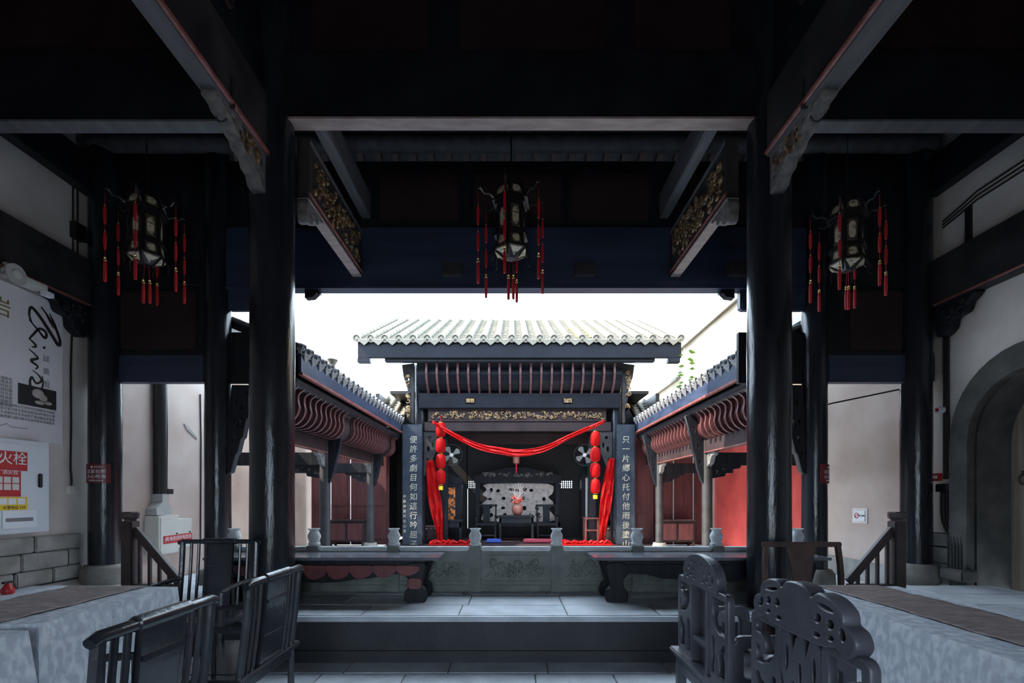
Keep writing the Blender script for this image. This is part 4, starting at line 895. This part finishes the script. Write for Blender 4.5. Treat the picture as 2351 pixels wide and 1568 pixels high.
# plain yoke chair at the head of the right table
t = thing('splat_chair', (2.42, 3.74, 0), 'brown chair with one broad splat at the head of the long cloth table', 'chair', rotz=PI)
B = lambda name, mb, **k: mb.build(name, 'chair_red', t, local=True, **k)
h = .30; zs = .47; zt = 1.0
B('seat', MB().box(-h-.02, h+.02, -.25, .22, zs-.035, zs), bevel=.008)
back = lambda x, z: (x, -.235-.03*((z-zs)/(zt-zs))**1.5, z)
for a in (-1, 1):
    mb = MB(); zz = [zs+(zt-zs)*i/6 for i in range(7)]; P = [(a*(h+.012*math.sin(PI*i/6)*1.3), back(0, z)[1], z) for i, z in enumerate(zz)]
    for i in range(6): mb.bar(P[i], P[i+1], .04, .032, (1, 0, 0))
    B('back_post', mb)
    B('rear_leg', MB().box(a*h-.02, a*h+.02, -.255, -.215, 0, zs)); B('front_leg', MB().box(a*h-.02, a*h+.02, .17, .21, 0, zs-.035))
    B('stretcher', MB().box(a*h-.012, a*h+.012, -.23, .19, .14, .175))
mb = MB(); zz = [zs+(zt-zs)*i/8 for i in range(9)]; vs = []
for i, z in enumerate(zz):
    wd = .095+.02*math.cos(2*PI*i/8); y = back(0, z)[1]; vs += [(-wd, y, z), (wd, y, z), (wd, y-.014, z), (-wd, y-.014, z)]
mb.add(vs, [(i*4+j, i*4+(j+1) % 4, i*4+4+(j+1) % 4, i*4+4+j) for i in range(8) for j in range(4)]+[(0, 1, 2, 3), (35, 34, 33, 32)]); B('back_splat', mb)
B('top_rail', MB().bar((-h-.03, back(0, zt)[1], zt), (h+.03, back(0, zt)[1], zt), .035, .042), bevel=.008)
B('apron', MB().box(-h, h, .18, .20, zs-.085, zs-.035)); B('apron', MB().box(-h, h, -.245, -.225, zs-.085, zs-.035))
# openwork carved armchairs (front +y), back panel plane at y = -.24
def openwork_chair(loc, rotz, label, lobed):
    t = thing('openwork_armchair', loc, label, 'chair', rotz=rotz); m = 'chair_carved'; zs = .50; H = .325; th = .036
    B = lambda name, mb, **k: mb.build(name, m, t, local=True, **k)
    fr = frame((0, -.225, 0), (1, 0, 0), (0, 0, 1))
    Sh = lambda name, polys, th_=th: shape(name, m, polys, th_, fr, t, bev=.006, local=True)
    B('seat', MB().box(-H-.04, H+.04, -.285, .26, zs-.03, zs), bevel=.008)
    B('seat_moulding', MB().box(-H-.02, H+.02, -.265, .24, zs-.06, zs-.03), bevel=.01)
    B('seat_apron', MB().box(-H, H, -.255, -.235, zs-.12, zs-.06).box(-H, H, .205, .225, zs-.12, zs-.06).box(-H, -H+.02, -.25, .22, zs-.12, zs-.06).box(H-.02, H, -.25, .22, zs-.12, zs-.06), bevel=.003)
    for a in (-1, 1):
        for y in (-.235, .20): B('leg', MB().box(a*(H-.025)-.025, a*(H-.025)+.025, y-.025, y+.025, 0, zs-.06), bevel=.006)
        B('stretcher', MB().box(a*(H-.025)-.014, a*(H-.025)+.014, -.23, .2, .09, .12))
        # pierced side panel of the back, with a hooked scroll
        Xs = lambda pts: [(a*p[0], p[1]) for p in pts]
        zt = .935
        outer = rrect(.125, H, zs, zt, .03)
        up = [(.143, zt-.026), (.300, zt-.026), (.305, zt-.085), (.262, zt-.082), (.240, zt-.092), (.222, zt-.125), (.232, zt-.150), (.255, zt-.150), (.262, zt-.125), (.300, zt-.120), (.300, zt-.205), (.235, zt-.200), (.185, zt-.180), (.150, zt-.130)]
        lo1 = [(.141, zs+.025), (.141, zs+.215), (.170, zs+.225), (.190, zs+.195), (.182, zs+.15), (.190, zs+.11), (.178, zs+.07), (.188, zs+.028)]
        lo2 = [(.218, zs+.028), (.226, zs+.08), (.212, zs+.12), (.222, zs+.17), (.245, zs+.175), (.262, zs+.20), (.285, zs+.205), (.302, zs+.19), (.302, zs+.028)]
        Sh('side_panel', [Xs(outer), Xs([(p[0], p[1]) for p in up]), Xs(lo1), Xs(lo2)])
        # square looped arm frame
        lp = [rrect(-.20, .16, zs, zs+.245, .04), rrect(-.165, .115, zs+.045, zs+.20, .03)]
        shape('arm_loop', m, lp, .036, frame((a*(H-.025), 0, 0), (0, 1, 0), (0, 0, 1)), t, bev=.006, local=True)
        B('arm_scroll', MB().tube([(a*(H-.025), -.02+.028*math.cos(q), zs+.10+.028*math.sin(q)) for q in [i*.7 for i in range(9)]], .013, 6), smooth=True)
    if not lobed:
        for a in (-1, 1): B('splat_stile', MB().box(a*.104-.014, a*.104+.014, -.25, -.19, zs, .935), bevel=.004)
        B('splat_panel', MB().box(-.09, .09, -.208, -.20, zs, .935)); B('splat_rail', MB().box(-.09, .09, -.248, -.200, zs+.12, zs+.15), bevel=.004)
        cr = [(-.215, .925)]+[(.225*math.cos(q), .955+.135*math.sin(q)**.8) for q in [PI-PI*i/16 for i in range(1, 16)]]+[(.215, .925)]
        hs = []
        for a in (-1, 1): hs += [oval(a*.178, .985, .014, .022), oval(a*.140, 1.012, .017, .014, a*.5), oval(a*.10, 1.043, .010, .016, -a*.6), oval(a*.108, .975, .017, .015), oval(a*.075, 1.004, .012, .016, a*.4), oval(a*.150, .955, .016, .011), oval(a*.058, .960, .018, .012), oval(a*.045, 1.045, .010, .014)]
        Sh('crest', [cr]+hs, .052)
    else:
        cr = spl([(-.255, .93), (-.285, .965), (-.27, 1.00), (-.235, 1.015), (-.225, 1.05), (-.18, 1.078), (-.12, 1.085), (-.085, 1.065), (-.06, 1.09), (0, 1.098), (.06, 1.09), (.085, 1.065), (.12, 1.085), (.18, 1.078), (.225, 1.05), (.235, 1.015), (.27, 1.00), (.285, .965), (.255, .93), (.20, .945), (.15, .93), (.05, .925), (-.05, .925), (-.15, .93), (-.20, .945)], 3)
        hs = []
        for a in (-1, 1): hs += [oval(a*.155, 1.052, .050, .012, -a*.15), oval(a*.232, .988, .020, .026, a*.5), oval(a*.178, 1.005, .024, .020), oval(a*.118, 1.010, .024, .020, a*.4), oval(a*.18, .963, .022, .014), oval(a*.11, .955, .026, .014)]
        Sh('crest', [[(p[0], p[1]) for p in cr]]+hs, .058)
        fan = [(-.115, zs), (-.12, zs+.10), (-.075, zs+.18), (-.118, zs+.28), (-.115, .90), (-.085, .925), (-.06, .915), (-.038, .84), (-.02, .90), (0, .925), (.02, .90), (.038, .84), (.06, .915), (.085, .925), (.115, .90), (.118, zs+.28), (.075, zs+.18), (.12, zs+.10), (.115, zs)]
        hs = [oval(-.078, .82, .016, .055), oval(.078, .82, .016, .055), oval(0, .78, .016, .055), oval(-.038, .72, .016, .035), oval(.038, .72, .016, .035), oval(-.08, .60, .020, .035), oval(.08, .60, .020, .035), oval(0, .64, .022, .045), oval(-.035, .555, .017, .03), oval(.035, .555, .017, .03)]
        Sh('splat_panel', [fan]+hs, .032)
    return t
openwork_chair((1.235, 2.535, 0), -PI/2, 'black armchair with pierced round crest and plain inset splat, back to the aisle', False)
openwork_chair((1.235, 1.66, 0), -PI/2, 'black armchair with lobed cloud-shaped crest and pierced splat, back to the aisle', True)
# ================================================================ PALACE LANTERNS
def palace_lantern(loc, rot, sc, label):
    t = thing('palace_lantern', loc, label, 'lantern', rotz=rot); t.scale = (sc, sc, sc); m = 'lantern_black'          # origin at the top of the rod
    def hexa(r, z): return [(r*math.cos(PI/3*i), r*math.sin(PI/3*i), z) for i in range(6)]
    def shell(name, r0, z0, r1, z1, mm, parent):
        return MB().add(hexa(r0, z0)+hexa(r1, z1), [(i, (i+1) % 6, 6+(i+1) % 6, 6+i) for i in range(6)]+[tuple(range(5, -1, -1)), tuple(range(6, 12))]).build(name, mm, parent, local=True)
    MB().tube([(0, 0, 0), (0, 0, -.62)], .010, 6).build('rod', m, t, local=True)
    MB().tube([(0, 0, (8.62-.583*(loc[1]-2)-loc[2])/sc), (0, 0, -.01)], .006, 5).build('chain', 'iron', t, local=True)
    z0 = -.62
    shell('crown', .235, z0-.20, .16, z0, m, t); shell('waist', .20, z0-.24, .20, z0-.20, m, t)
    shell('body', .165, z0-.56, .165, z0-.24, m, t); shell('lower_band', .195, z0-.74, .17, z0-.58, m, t); shell('skirt', .21, z0-.60, .21, z0-.56, m, t)
    shell('bowl', .06, z0-.84, .205, z0-.74, m, t)
    def pane(parent, ra, za, rb, zb, inset, mm, name, out, eight=False):
        # framed painted pane on each of the six faces
        for i in range(6):
            a = PI/3*i+PI/6; ca, sa = math.cos(a), math.sin(a); ap = math.cos(PI/6)
            n0 = Vector((ca, sa, 0)); u = Vector((-sa, ca, 0))
            P0 = n0*(ra*ap+out)+Vector((0, 0, za)); P1 = n0*(rb*ap+out)+Vector((0, 0, zb)); w0, w1 = ra*.5*inset, rb*.5*inset
            vs = [P0-u*w0, P0+u*w0, P1+u*w1, P1-u*w1]; c = (P0+P1)/2
            f = MB().add(vs+[v-n0*.006 for v in vs], [(0, 1, 2, 3), (0, 4, 5, 1), (1, 5, 6, 2), (2, 6, 7, 3), (3, 7, 4, 0)]).build('fretwork_panel', 'fret_gold', t, local=True)
            mid = []
            for (sx_, sz) in ((-.45, -.9), (.45, -.9), (.85, -.55), (.85, .55), (.45, .9), (-.45, .9), (-.85, .55), (-.85, -.55)):
                k = (sz+1)/2; mid.append(P0.lerp(P1, .08+.84*k)+u*(w0+(w1-w0)*k)*sx_*.80+n0*.004)
            MB().add(mid+[v-n0*.006 for v in mid], [tuple(range(8))]+[(j, 8+j, 8+(j+1) % 8, (j+1) % 8) for j in range(8)]).build('painted_pane', 'glass_paint', f, local=True)
    pane(t, .225, z0-.17, .18, z0-.05, .66, None, '', .003)
    pane(t, .165, z0-.53, .165, z0-.27, .66, None, '', .004)
    pane(t, .192, z0-.72, .172, z0-.60, .66, None, '', .004)
    for i in range(6):                                   # petals under the bowl
        a = PI/3*i; b = PI/3*(i+1)
        A = Vector((.19*math.cos(a+.12), .19*math.sin(a+.12), z0-.752)); Bv = Vector((.19*math.cos(b-.12), .19*math.sin(b-.12), z0-.752)); Cv = Vector((.085*math.cos((a+b)/2), .085*math.sin((a+b)/2), z0-.83))
        MB().add([A, Bv, Cv, A*1.02+Vector((0, 0, .01)), Bv*1.02+Vector((0, 0, .01)), Cv+Vector((0, 0, .012))], [(0, 2, 1), (3, 4, 5), (0, 1, 4, 3), (1, 2, 5, 4), (2, 0, 3, 5)]).build('bowl_petal', 'glass_paint', t, local=True)
    # dragon arms and tassels
    tas = [(.008, 0), (.014, -.012), (.010, -.022), (.017, -.032), (.017, -.046), (.012, -.05)]
    red = [(.012, -.05), (.018, -.10), (.0185, -.22), (.016, -.285), (.012, -.292)]
    red2 = [(.008, -.02), (.017, -.05), (.018, -.15), (.012, -.225)]
    for i in range(6):
        a = PI/3*i; R = lambda r, z: (r*math.cos(a), r*math.sin(a), z)
        arm = MB().tube([R(.21, z0-.17), R(.27, z0-.13), R(.33, z0-.14), R(.37, z0-.09), R(.405, z0-.10)], [.016, .014, .012, .016, .007], 6).tube([R(.37, z0-.09), R(.38, z0-.05), R(.355, z0-.02)], [.008, .006, .003], 5).tube([R(.165, z0-.24), R(.19, z0-.36), R(.175, z0-.50), R(.20, z0-.60)], .010, 5).tube([R(.20, z0-.72), R(.235, z0-.80), R(.22, z0-.87), R(.245, z0-.90)], [.012, .012, .009, .004], 5).build('dragon_arm', m, t, local=True, smooth=True)
        z = z0-.14
        MB().tube([R(.40, z), R(.40, z-.80)], .003, 4).build('tassel_cord', 'tassel', arm, local=True)
        for k in range(2):
            zz = z-.14-k*.30; q = MB().lathe([(r, v+zz) for r, v in red2], R(.40, 0), 8).build('tassel', 'tassel', t, local=True, smooth=True)
            MB().lathe([(.007, zz), (.010, zz-.012), (.008, zz-.024)], R(.40, 0), 8).build('gold_cap', 'gold', q, local=True)
        zz = z-.75; q = MB().lathe([(r, v+zz) for r, v in red], R(.40, 0), 8).build('tassel', 'tassel', t, local=True, smooth=True)
        MB().lathe([(r, v+zz) for r, v in tas], R(.40, 0), 8).build('gold_cap', 'gold', q, local=True)
    for k, (x, y) in enumerate(((.035, .02), (-.04, -.02))):
        zz = z0-1.0-.03*k; q = MB().lathe([(r, v+zz) for r, v in red], (x, y, 0), 8).build('tassel', 'tassel', t, local=True, smooth=True)
        MB().lathe([(r, v+zz) for r, v in tas], (x, y, 0), 8).build('gold_cap', 'gold', q, local=True)
        MB().tube([(x*.5, y*.5, z0-.83), (x, y, zz)], .003, 4).build('tassel_cord', 'tassel', q, local=True)
    return t
palace_lantern((-.01, 5.45, 5.52), .349, .975, 'black hexagonal palace lantern with red tassels hanging in the middle over the aisle')
palace_lantern((-4.04, 5.3, 5.27), .907, .90, 'black hexagonal palace lantern with red tassels hanging by the poster wall')
palace_lantern((3.41, 4.87, 4.90), .768, .83, 'black hexagonal palace lantern with red tassels hanging by the arch wall')
# ================================================================ WALL ITEMS, LEFT
LW = lambda y, z, off=0: frame((-5.5+off, y, z), (0, -1, 0), (0, 0, 1)) if False else frame((-5.5+off, y, z), (0, 1, 0), (0, 0, 1))
ps = thing('poster', (-5.47, 5.1, 2.03), 'large pale exhibition poster with black script lettering and a dark photo', 'poster')
MB().box(-5.5, -5.465, 4.2, 5.83, 2.03, 3.72).build('board', 'poster', ps, bevel=.004)
W0 = -5.463
# brush script running downwards: Chine
def stroke(pts, r, nm='script_lettering'):
    P = spl([(W0, p[0], p[1]) for p in pts], 5, False); k = len(P)
    mb = MB(); rr = [r*(.45+.75*abs(math.sin(i*PI/max(1, k-1)))) for i in range(k)]
    for i in range(k-1):
        d = P[i+1]-P[i]
        if d.length < 1e-6: continue
        d.normalize(); nrm = Vector((0, -d.z, d.y)); a, b = rr[i], rr[i+1]
        mb.add([P[i]-nrm*a, P[i]+nrm*a, P[i+1]+nrm*b, P[i+1]-nrm*b, P[i]-nrm*a+Vector((.003, 0, 0)), P[i]+nrm*a+Vector((.003, 0, 0)), P[i+1]+nrm*b+Vector((.003, 0, 0)), P[i+1]-nrm*b+Vector((.003, 0, 0))], [(4, 5, 6, 7), (0, 1, 5, 4), (1, 2, 6, 5), (2, 3, 7, 6), (3, 0, 4, 7)])
    mb.build(nm, 'ink', ps)
stroke([(5.56, 3.60), (5.66, 3.50), (5.74, 3.40), (5.79, 3.28), (5.77, 3.22), (5.70, 3.30), (5.60, 3.42), (5.50, 3.52), (5.44, 3.55), (5.42, 3.46), (5.45, 3.38)], .017)
stroke([(5.66, 3.56), (5.72, 3.46), (5.76, 3.38)], .010); stroke([(5.60, 3.57), (5.66, 3.47), (5.71, 3.40)], .007)
stroke([(5.42, 3.40), (5.52, 3.32), (5.60, 3.25), (5.62, 3.32), (5.54, 3.34), (5.46, 3.24), (5.42, 3.18)], .013)
stroke([(5.42, 3.19), (5.50, 3.13), (5.45, 3.10)], .011); stroke([(5.59, 3.15), (5.60, 3.125)], .013)
stroke([(5.42, 3.07), (5.52, 3.0), (5.48, 2.97), (5.44, 2.94), (5.52, 2.90), (5.49, 2.86)], .012)
stroke([(5.46, 2.84), (5.53, 2.80), (5.56, 2.74), (5.50, 2.70), (5.45, 2.76), (5.43, 2.68), (5.48, 2.58), (5.55, 2.62), (5.58, 2.72), (5.57, 2.80)], .010)
text('title_characters', 'ink_grey', '邱\n黄\n图', .085, LW(5.62, 2.86, .037), ps, line=1.75)
text('gold_mark', 'olive_gold', '岩', .22, LW(5.12, 3.42, .037), ps)
ph = MB().box(W0-.001, W0+.004, 5.30, 5.74, 2.43, 2.66).build('photo', 'black', ps)
mbp = MB()
for y, z, a, b in ((5.52, 2.585, .07, .055), (5.58, 2.545, .05, .04), (5.64, 2.495, .045, .022), (5.54, 2.485, .06, .022)): mbp.blob((W0+.004, y, z), .006, a, b, 12, 8)
mbp.build('photo_figure', 'marble_carving', ph, smooth=True)
rt = random.Random(4)
CH = '文化展览传统艺术生活空间作品中国现代设计公共美术馆历史建筑青年创作自然材料与时间'
def para(n, k): return '\n'.join(''.join(rt.choice(CH) for _ in range(k)) for _ in range(n))
text('body_text', 'ink_grey', para(8, 9), .040, LW(5.06, 2.53, .037), ps, line=1.02)
text('body_text', 'ink_grey', para(4, 22), .036, LW(5.33, 2.33, .037), ps, line=1.2)
mbq = MB().tube([(W0+.002, 4.98, 2.17), (W0+.002, 5.08, 2.21), (W0+.002, 5.10, 2.15), (W0+.002, 5.18, 2.19), (W0+.002, 5.22, 2.16), (W0+.002, 5.40, 2.165)], .003, 4).build('signature', 'ink_grey', ps)
# hydrant cabinet
hc = thing('hydrant_cabinet', (-5.42, 5.15, 1.0), 'white metal fire hydrant cabinet with red and yellow labels', 'cabinet')
MB().box(-5.5, -5.36, 4.72, 5.55, 1.0, 2.02).build('case', 'white_metal', hc, bevel=.006)
MB().box(-5.362, -5.345, 4.76, 5.50, 1.05, 1.97).build('door', 'white_metal', hc, bevel=.005)
MB().box(-5.347, -5.33, 5.40, 5.45, 1.50, 1.66).build('latch', 'black', hc, bevel=.008)
W1 = -5.343; HW = lambda y, z: frame((W1+.0045, y, z), (0, 1, 0), (0, 0, 1))
p = MB().box(W1, W1+.003, 4.82, 5.28, 1.68, 1.885).build('red_label', 'sign_red', hc); text('lettering', 'white_ink', '消火栓', .15, HW(5.05, 1.80), p)
p = MB().box(W1, W1+.003, 4.92, 5.21, 1.40, 1.675).build('instruction_label', 'sign_red', hc); text('lettering', 'white_ink', '消火栓', .055, HW(5.10, 1.655), p)
for i in range(3):
    for j in range(2): MB().box(W1+.003, W1+.005, 4.95+i*.085, 5.02+i*.085, 1.47+j*.075, 1.535+j*.075).build('pictogram', 'ivory_metal', p)
p = MB().box(W1, W1+.003, 4.86, 5.28, 1.255, 1.395).build('yellow_label', 'yellow', hc)
for i in range(4): MB().box(W1+.003, W1+.005, 4.89+i*.095, 4.97+i*.095, 1.315, 1.38).build('pictogram', 'paper', p)
text('lettering', 'ink', '火警电话 119', .04, HW(5.14, 1.28), p)
MB().box(W1, W1+.006, 5.02, 5.38, 1.06, 1.25).build('paper_sheet', 'paper', hc)
MB().box(W1+.006, W1+.008, 5.05, 5.34, 1.13, 1.17).build('printed_lines', 'ink_grey', hc)
# devices on top of the poster beam
d = thing('emergency_light', (-5.35, 5.55, 3.72), 'white emergency light box perched above the poster', 'lamp')
MB().box(-5.46, -5.28, 5.2, 5.46, 3.735, 3.80).build('case', 'ivory_metal', d, bevel=.01); MB().box(-5.34, -5.27, 5.42, 5.52, 3.68, 3.735).build('label_plate', 'paper', d, bevel=.004)
d2 = thing('horn_speaker', (-5.4, 5.15, 3.75), 'round grey horn speaker above the poster', 'speaker')
MB().box(-5.36, -5.30, 5.02, 5.08, 3.74, 3.86).build('mount', 'grey_metal', d2)
MB().tube([(-5.36, 5.05, 3.74), (-5.31, 5.05, 3.74), (-5.26, 5.05, 3.74), (-5.22, 5.05, 3.74)], [.03, .04, .08, .11], 18).build('horn', 'grey_metal', d2, smooth=True)
MB().tube([(-5.222, 5.05, 3.74), (-5.21, 5.05, 3.74)], .045, 12).build('driver', 'ivory_metal', d2)
cb = thing('wall_cable', (-5.49, 5.93, 1.6), 'thin dark cable running down to a small white junction box beside the poster', 'cable')
MB().tube([(-5.488, 5.98, 3.55), (-5.488, 5.96, 3.0), (-5.488, 5.965, 2.3), (-5.488, 5.955, 1.75), (-5.488, 5.97, 1.60), (-5.488, 5.965, 1.54)], .011, 6).build('cable', 'cable', cb, smooth=True)
MB().box(-5.5, -5.45, 5.90, 6.02, 1.43, 1.53).build('junction_box', 'ivory_metal', cb, bevel=.006)
jb = thing('junction_box', (-5.45, 6.0, 4.5), 'black junction box with cables high on the wall above the poster beam', 'box')
MB().box(-5.5, -5.42, 5.95, 6.10, 4.63, 4.83).build('case', 'black', jb, bevel=.006)
for y in (5.99, 6.05): MB().tube([(-5.488, y, 5.27), (-5.488, y, 4.40)], .010, 6).build('cable', 'cable', jb)
MB().tube([(-5.488, 5.1, 4.42), (-5.488, 6.1, 4.42)], .014, 6).build('conduit', 'cable', jb)
fe = thing('fire_extinguisher', (-5.25, 4.99, ZP), 'red fire extinguisher standing below the hydrant cabinet', 'extinguisher')
MB().lathe([(.05, 0), (.055, .02), (.055, .05), (.03, .09), (.018, .11)], (0, 0, 0), 16).build('cylinder', 'sign_red', fe, smooth=True, local=True)
MB().box(-.015, .015, -.05, .05, .11, .13).build('handle', 'black', fe, local=True)
# column signs, bent round the shafts
def bend(o, cx, cy, r, th0):
    for v in o.data.vertices:
        u, dz, t_ = v.co.x, v.co.z, v.co.y; q = th0+u/r; rr = r-t_
        v.co = (cx+rr*math.sin(q), cy-rr*math.cos(q), dz)
for cx, cy_, r, th0, lb in ((-5.28, 6.22, .185, .16, 'maroon caution sign wrapped on the column by the hydrant cabinet'), (3.97, 6.29, .160, .80, 'maroon caution sign on the eave column in front of the no-smoking plaque')):
    s = thing('caution_sign', (0, 0, 0), lb, 'sign'); s.location = (cx, cy_, 1.55); hh = .245; z0 = .02; w_ = .31
    mb = MB(); n = 14
    for i in range(n): mb.box(-w_/2+w_*i/n, -w_/2+w_*(i+1)/n, -.004, .004, z0, z0+hh)
    o = mb.build('plate', 'sign_maroon', s, local=True); bend(o, 0, 0, r, th0)
    I4 = lambda u, v: frame((u, -.006, v), (1, 0, 0), (0, 0, 1))
    for nm, body, size, u, v, ln in (('lettering', '注意台阶\n小心地滑', .055, 0, z0+hh*.46, 1.15), ('small_print', '文明参观 注意安全', .020, 0, z0+hh*.13, 1), ('small_print', '景区提示', .022, .03, z0+hh*.83, 1)):
        o = text(nm, 'white_ink', body, size, I4(u, v), s, line=ln, local=True); bend(o, 0, 0, r, th0)
    o = MB().prism(oval(-.04, z0+hh*.83, .013, .013), 'y', -.008, -.004).build('emblem', 'white_ink', s, local=True); bend(o, 0, 0, r, th0)
# electrical boxes, hopper and downpipe
eb1 = thing('electrical_box', (-5.4, 7.4, .5), 'larger ivory electrical box with a red danger label under the downpipe', 'electrical box')
MB().box(-5.5, -5.28, 7.16, 7.60, .52, 1.11).build('case', 'ivory_metal', eb1, bevel=.008); MB().box(-5.285, -5.27, 7.19, 7.57, .55, 1.08).build('door', 'ivory_metal', eb1, bevel=.004)
MB().tube([(-5.272, 7.53, .82), (-5.26, 7.53, .82)], .014, 8).build('lock', 'black', eb1)
p = MB().box(-5.270, -5.266, 7.24, 7.595, .68, .80).build('danger_label', 'sign_red', eb1)
text('lettering', 'white_ink', '有电危险', .075, frame((-5.2645, 7.44, .745), (0, 1, 0), (0, 0, 1)), p)
shape('lightning_mark', 'white_ink', [[(.02, .045), (-.015, 0), (.0, 0), (-.02, -.045), (.018, .008), (.002, .008)]], .001, frame((-5.2645, 7.285, .74), (0, 1, 0), (0, 0, 1)), p)
eb2 = thing('electrical_box', (-5.45, 7.8, .6), 'smaller ivory electrical box with a red danger label beside the larger one', 'electrical box')
MB().box(-5.5, -5.33, 7.615, 7.98, .58, 1.04).build('case', 'ivory_metal', eb2, bevel=.008); MB().tube([(-5.332, 7.92, .82), (-5.32, 7.92, .82)], .014, 8).build('lock', 'black', eb2)
p = MB().box(-5.329, -5.325, 7.62, 7.975, .68, .80).build('danger_label', 'sign_red', eb2); text('lettering', 'white_ink', '有电危险', .075, frame((-5.3235, 7.81, .745), (0, 1, 0), (0, 0, 1)), p)
hp = thing('cable_hopper', (-5.4, 7.35, 1.12), 'grey metal hopper on top of the larger electrical box', 'duct')
MB().prism([(7.2, 1.12), (7.52, 1.12), (7.52, 1.22), (7.42, 1.32), (7.42, 1.44), (7.32, 1.44), (7.32, 1.32), (7.2, 1.22)], 'x', -5.5, -5.34).build('duct', 'grey_metal', hp)
pd = tag(MB().tube([(-5.42, 7.38, 1.44), (-5.42, 7.38, 3.9)], .085, 14).build('downpipe', 'black', None, smooth=True), 'black downpipe above the electrical boxes', 'pipe')
for y, zb, lb in ((7.62, 1.5, 'black cable with a small socket beside the downpipe'), (8.45, .6, 'thin cable clipped along the tan wall past the electrical boxes')):
    c = thing('wall_cable', (-5.49, y, zb), lb, 'cable'); MB().tube([(-5.485, y-.02, 3.2), (-5.485, y, 2.4), (-5.485, y-.01, zb)], .012, 6).build('cable', 'cable', c, smooth=True)
    if zb > 1: MB().box(-5.5, -5.44, y-.05, y+.08, zb-.06, zb+.02).build('socket', 'black', c)
tag(MB().prism([(8.02, 2.62), (8.10, 2.60), (8.34, 2.44), (8.36, 2.40), (8.28, 2.43), (8.08, 2.54)], 'x', -5.5, -5.485).build('wall_patch', 'stone_wall', None), 'leaf-shaped grey patch on the tan wall beside the downpipe', 'patch')
# ================================================================ WALL ITEMS, RIGHT
np_ = thing('no_smoking_plaque', (5.49, 7.5, 1.0), 'small grey no-smoking plaque on the white wall', 'sign')
MB().box(5.455, 5.47, 7.36, 7.68, .98, 1.22).build('backing', 'plaster', np_); MB().box(5.445, 5.456, 7.40, 7.64, 1.02, 1.18).build('plate', 'paper', np_, bevel=.003)
MB().tube([(5.443, 7.57+.04*math.cos(i*PI/8), 1.10+.04*math.sin(i*PI/8)) for i in range(17)], .006, 5).build('red_ring', 'sign_red', np_)
MB().bar((5.443, 7.542, 1.128), (5.443, 7.598, 1.072), .004, .008).build('red_slash', 'sign_red', np_)
text('lettering', 'ink', '禁止吸烟', .032, frame((5.4435, 7.46, 1.10), (0, -1, 0), (0, 0, 1)), np_)
cd = thing('conduit_run', (5.47, 6.0, 1.4), 'bundle of black conduits dropping from a box and bending down beside the arch', 'conduit')
for k in range(3): MB().tube([(5.482, 6.05+k*.03-.03, 3.42), (5.482, 6.05+k*.03-.03, 1.62)], .013, 6).build('upper_conduit', 'cable', cd, smooth=True)
MB().box(5.44, 5.5, 5.92, 6.16, 1.46, 1.56).build('trunking_box', 'black', cd, bevel=.005)
for k in range(5):
    y = 6.12-k*.043; MB().tube([(5.482, y, 1.46), (5.482, y, 1.20), (5.47, y-.03, 1.08), (5.43, y-.16, .90), (5.42, y-.17, .80), (5.42, y-.17, ZP)], .014, 6).build('lower_conduit', 'cable', cd, smooth=True)
al = thing('alarm_sounder', (5.44, 6.10, 2.6), 'white round alarm sounder with a red centre on the conduit', 'alarm')
MB().tube([(5.47, 6.08, 2.50), (5.40, 6.08, 2.50)], .042, 16).build('dome', 'white_metal', al, smooth=True); MB().tube([(5.401, 6.08, 2.50), (5.39, 6.08, 2.50)], .02, 12).build('red_lens', 'sign_red', al)
cp = thing('call_point', (5.46, 6.17, 1.6), 'small red manual call point above the trunking box', 'alarm')
MB().box(5.45, 5.5, 6.12, 6.22, 1.60, 1.70).build('case', 'sign_red', cp, bevel=.005); MB().box(5.444, 5.451, 6.14, 6.20, 1.63, 1.67).build('label_plate', 'paper', cp)
hc2 = thing('wall_cables', (5.49, 5.4, 4.8), 'three parallel black cables along the upper wall above the arch beam', 'cable')
for k in range(3): MB().tube([(5.482, 3.0, 4.90+k*.05), (5.482, 5.65, 4.90+k*.05), (5.482, 5.85, 4.86+k*.045), (5.482, 6.1, 4.82+k*.04)], .011, 6).build('cable', 'cable', hc2, smooth=True)
MB().box(5.47, 5.5, 5.72, 5.79, 4.40, 4.88).build('drop_conduit', 'cable', hc2)
dc = tag(MB().tube([(5.3, 6.45, 2.86), (4.6, 6.9, 2.74), (4.1, 7.1, 2.60)], .012, 6).build('slack_cable', 'cable', None, smooth=True), 'black cable stretched diagonally across the opening by the no-smoking plaque', 'cable')
